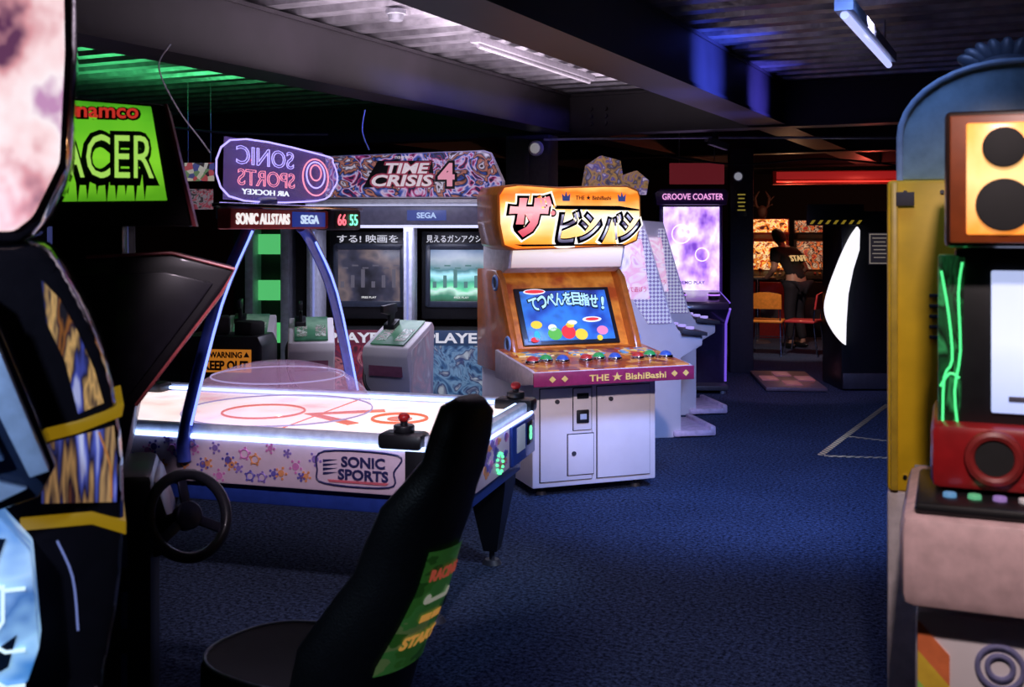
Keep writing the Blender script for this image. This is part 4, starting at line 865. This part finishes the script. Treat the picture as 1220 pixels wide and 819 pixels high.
for z in (1.80,.97): 
    for x in (.05,.15): t.cyl('bolt',(x,-.004,z),.006,.008,CHR,rot=(90,0,0))
t.box('warning_label',(.05,-.016,1.78),(.05,.004,.04),GAP,.001)
b=bmesh.new()
for k in range(9):
    a=R(-70+k*17.5); a_sph(b,(.33+math.sin(a)*.09,.10,2.17+math.cos(a)*.030),.055,(.45,.3,1.0),rot=(0,math.degrees(a),0),u=12,v=8)
a_sph(b,(.33,.08,2.17),.05,(1.5,.6,.6)); t.add('topper_flower',b,pbr('topper_grey',(.07,.09,.12),.4))

t=T('arcade_cabinet','arcade cabinet with orange speaker box, red control block and white front','arcade game',(.855,2.4,0),-22)
WP2=pbr('pinkish_white',(.72,.50,.52),.35)
t.box('lower_body',(.40,.30,.43),(.74,.6,.86),WHT,.015)
b=bmesh.new(); a_box(b,(.38,.20,.985),(.76,.56,.20),.03); t.add('front_bumper',b,WP2)
for i,(cc) in enumerate([(.9,.22,.08),(.95,.6,.06),(.40,.75,.15),(.2,.35,.8)]):
    z=.84-i*.065; t.prism('stripe',[(.035,z),(.10,z-.07),(.10,z-.135),(.035,z-.065)],-.004,.0,pbr('stripe_%d'%i,cc,.4),'XZ',.0)
for q in ((.20,.76,.045),(.20,.76,.025),(.26,.66,.03)):
    b=bmesh.new(); a_ring(b,(q[0],-.003,q[1]),q[2],.006,rot=(90,0,0)); t.add('printed_ring',b,pbr('ring_vio',(.2,.2,.4),.4))
ct=t.box('control_tray',(.39,.12,1.098),(.72,.36,.025),BLK,.01)
for k in range(4): t.cyl('push_button',(.10+k*.05,.02,1.113),.014,.014,[glow('bb1',(.2,.5,.9),.4),glow('bb2',(.2,.8,.4),.4),glow('bb3',(.5,.3,.8),.4),WPR][k],bev=.003,par=ct)
rb=t.box('speaker_block',(.39,.25,1.19),(.66,.4,.145),pbr('deep_red',(.32,.012,.015),.3,coat=.3),.02)
b=bmesh.new(); a_ring(b,(.19,.045,1.195),.05,.012,rot=(90,0,0)); t.add('speaker_rim',b,pbr('rim_dred',(.25,.02,.02),.4),rb)
t.cyl('speaker',(.19,.048,1.195),.048,.012,BLKM,rot=(90,0,0),par=rb)
t.box('monitor_housing',(.42,.30,1.45),(.62,.4,.40),BLK,.01)
sc3=t.box('screen',(.42,.095,1.445),(.47,.012,.315),grad('pale_screen',[(0,(.42,.52,.9)),(.5,(.62,.70,1)),(1,(.5,.58,.92))],'Z',.9,.1),.004)
t.box('caption_bar',(.28,.087,1.32),(.12,.004,.012),pbr('cap_dark',(.1,.1,.15),.5),.001,par=sc3)
lc=t.prism('light_column',[(.075,1.22),(.075,1.635),(.135,1.635),(.125,1.22)],.10,.2,art('green_circuit',[(.003,.012,.005),(.006,.05,.015),(.003,.006,.003),(.02,.16,.05),(.003,.02,.008)],14,.9,'swirl',stretch=(1.4,1,.5),const=False),'XZ',.004)
for q in ([(.085,1.25),(.088,1.36),(.105,1.40),(.098,1.50),(.082,1.60)],[(.118,1.24),(.110,1.33),(.122,1.42),(.118,1.55),(.126,1.62)],[(.080,1.34),(.10,1.37),(.12,1.36)]): t.tube('circuit_light',[(p[0],.097,p[1]) for p in q],.003,glow('cir_green',(.10,1,.30),1.2),sm=3,par=lc,seg=6)
sb=t.box('speaker_box',(.40,.16,1.80),(.62,.40,.29),pbr('box_dark',(.02,.008,.005),.3,coat=.3),.012)
t.box('speaker_frame',(.40,-.044,1.80),(.60,.012,.27),pbr('frame_org',(.20,.04,.008),.4),.004,par=sb)
t.box('lit_grille',(.205,-.052,1.80),(.145,.01,.235),grad('grille_orange',[(0,(1,.30,.04)),(.5,(1,.60,.25)),(1,(1,.35,.05))],'Z',.95,.2),.01,par=sb)
for z in (1.865,1.745): t.cyl('speaker_cone',(.205,-.062,z),.055 if z<1.8 else .042,.016,BLKM,rot=(90,0,0),bev=.003,par=sb)
t.box('neck_post',(.42,.35,1.64),(.5,.2,.06),BLK)

# ------------------------------------------------------------ LIGHTS
def light(kind,name,loc,col,en,target=None,size=.5,ang=90,blend=.6,rad=.05):
    L=bpy.data.lights.new(name,kind); L.color=col; L.energy=en
    o=bpy.data.objects.new(name,L); COL.objects.link(o); o.location=loc
    if kind=='AREA': L.size=size
    elif kind=='SPOT': L.spot_size=R(ang); L.spot_blend=blend; L.shadow_soft_size=rad
    else: L.shadow_soft_size=rad
    if target is not None: o.rotation_euler=(Vector(target)-Vector(loc)).to_track_quat('-Z','Y').to_euler()
    return o
light('SPOT','key_spot',(.8,1.6,2.8),(1,.82,.88),650,(.55,7.1,.70),ang=19,blend=.9,rad=.1)
light('SPOT','table_spot',(-.35,2.0,2.55),(1,.82,.98),200,(-.85,4.7,.62),ang=32,blend=.8,rad=.1)  # added spot without a fixture, brightens the table side
light('SPOT','table_end_spot',(1.6,3.9,2.6),(.7,.8,1),120,(.05,5.1,.6),ang=26,blend=.8,rad=.1)
light('SPOT','rhythm_spot',(1.9,5.6,2.9),(.85,.72,1),330,(1.35,9.2,1.1),ang=26,blend=.8,rad=.1)  # added spot without a fixture, brightens the white rhythm cabinets
light('SPOT','gun_spot',(-.7,5.2,2.9),(.8,.82,1),110,(-.8,8.3,1.2),ang=34,blend=.8,rad=.1)
light('SPOT','blue_floor_spot',(1.4,4.5,2.85),(.22,.38,1),720,(1.5,7.8,0),ang=72,blend=1,rad=.3)
light('SPOT','blue_floor_spot_near',(1.0,2.9,2.85),(.28,.43,1),70,(.9,5.2,0),ang=75,blend=1,rad=.3)
for uu,ee in ((5.2,22),(6.6,24),(8.1,13)):
    x,y=wroom(-3.15,uu); L=light('AREA','deck_uplight',(x,y,2.60),(1,.84,.97),ee,(x,y,3),size=1.2)
light('AREA','green_uplight',(-3.3,9.0,2.6),(.1,1,.3),9,(-3.3,9.0,3),size=.6)
light('SPOT','blue_beam_spot',(2.45,6.9,2.45),(.07,.12,1),900,(1.42,7.35,2.74),ang=44,blend=1)
light('SPOT','blue_beam_spot_far',(2.9,8.2,2.45),(.12,.12,1),500,(2.0,8.7,2.74),ang=44,blend=1)
light('AREA','gun_canopy_light',(-.8,8.2,1.68),(.75,.75,1),9,(-.8,8.3,0),size=.7)
light('POINT','far_red',(5.0,15.2,2.2),(1,.12,.08),18)
light('POINT','far_warm',(4.1,16.1,2.1),(1,.5,.25),12)
light('SPOT','chair_spot',(3.2,12.9,2.4),(1,.72,.6),140,(3.65,14.6,.5),ang=50)  # added warm spot without a fixture, brightens the chairs
light('SPOT','cyan_spot',(-1.15,.9,2.0),(.55,.75,1),60,(-1.2,2.1,1.2),ang=60)
light('SPOT','right_spot',(.5,1.0,2.6),(1,.80,.78),120,(1.3,3.0,1.0),ang=48)
light('SPOT','platform_spot',(2.4,10.0,2.5),(.8,.5,.9),50,(2.8,11.6,.3),ang=60)
w=bpy.data.worlds.new('world'); sc.world=w; w.use_nodes=True
w.node_tree.nodes['Background'].inputs[0].default_value=(.10,.09,.2,1); w.node_tree.nodes['Background'].inputs[1].default_value=.05
# ------------------------------------------------------------ CAMERA
cam=bpy.data.cameras.new('camera'); co=bpy.data.objects.new('camera',cam); COL.objects.link(co)
co.location=(0,0,1.7); co.rotation_euler=(R(90),0,0); cam.sensor_width=36; cam.lens=1300/1220*36; cam.shift_y=-139.5/1220
cam.clip_end=100; cam.dof.use_dof=True; cam.dof.focus_distance=7.4; cam.dof.aperture_fstop=4.5
sc.camera=co
try: sc.view_settings.view_transform='Standard'
except Exception as ex: print(ex)
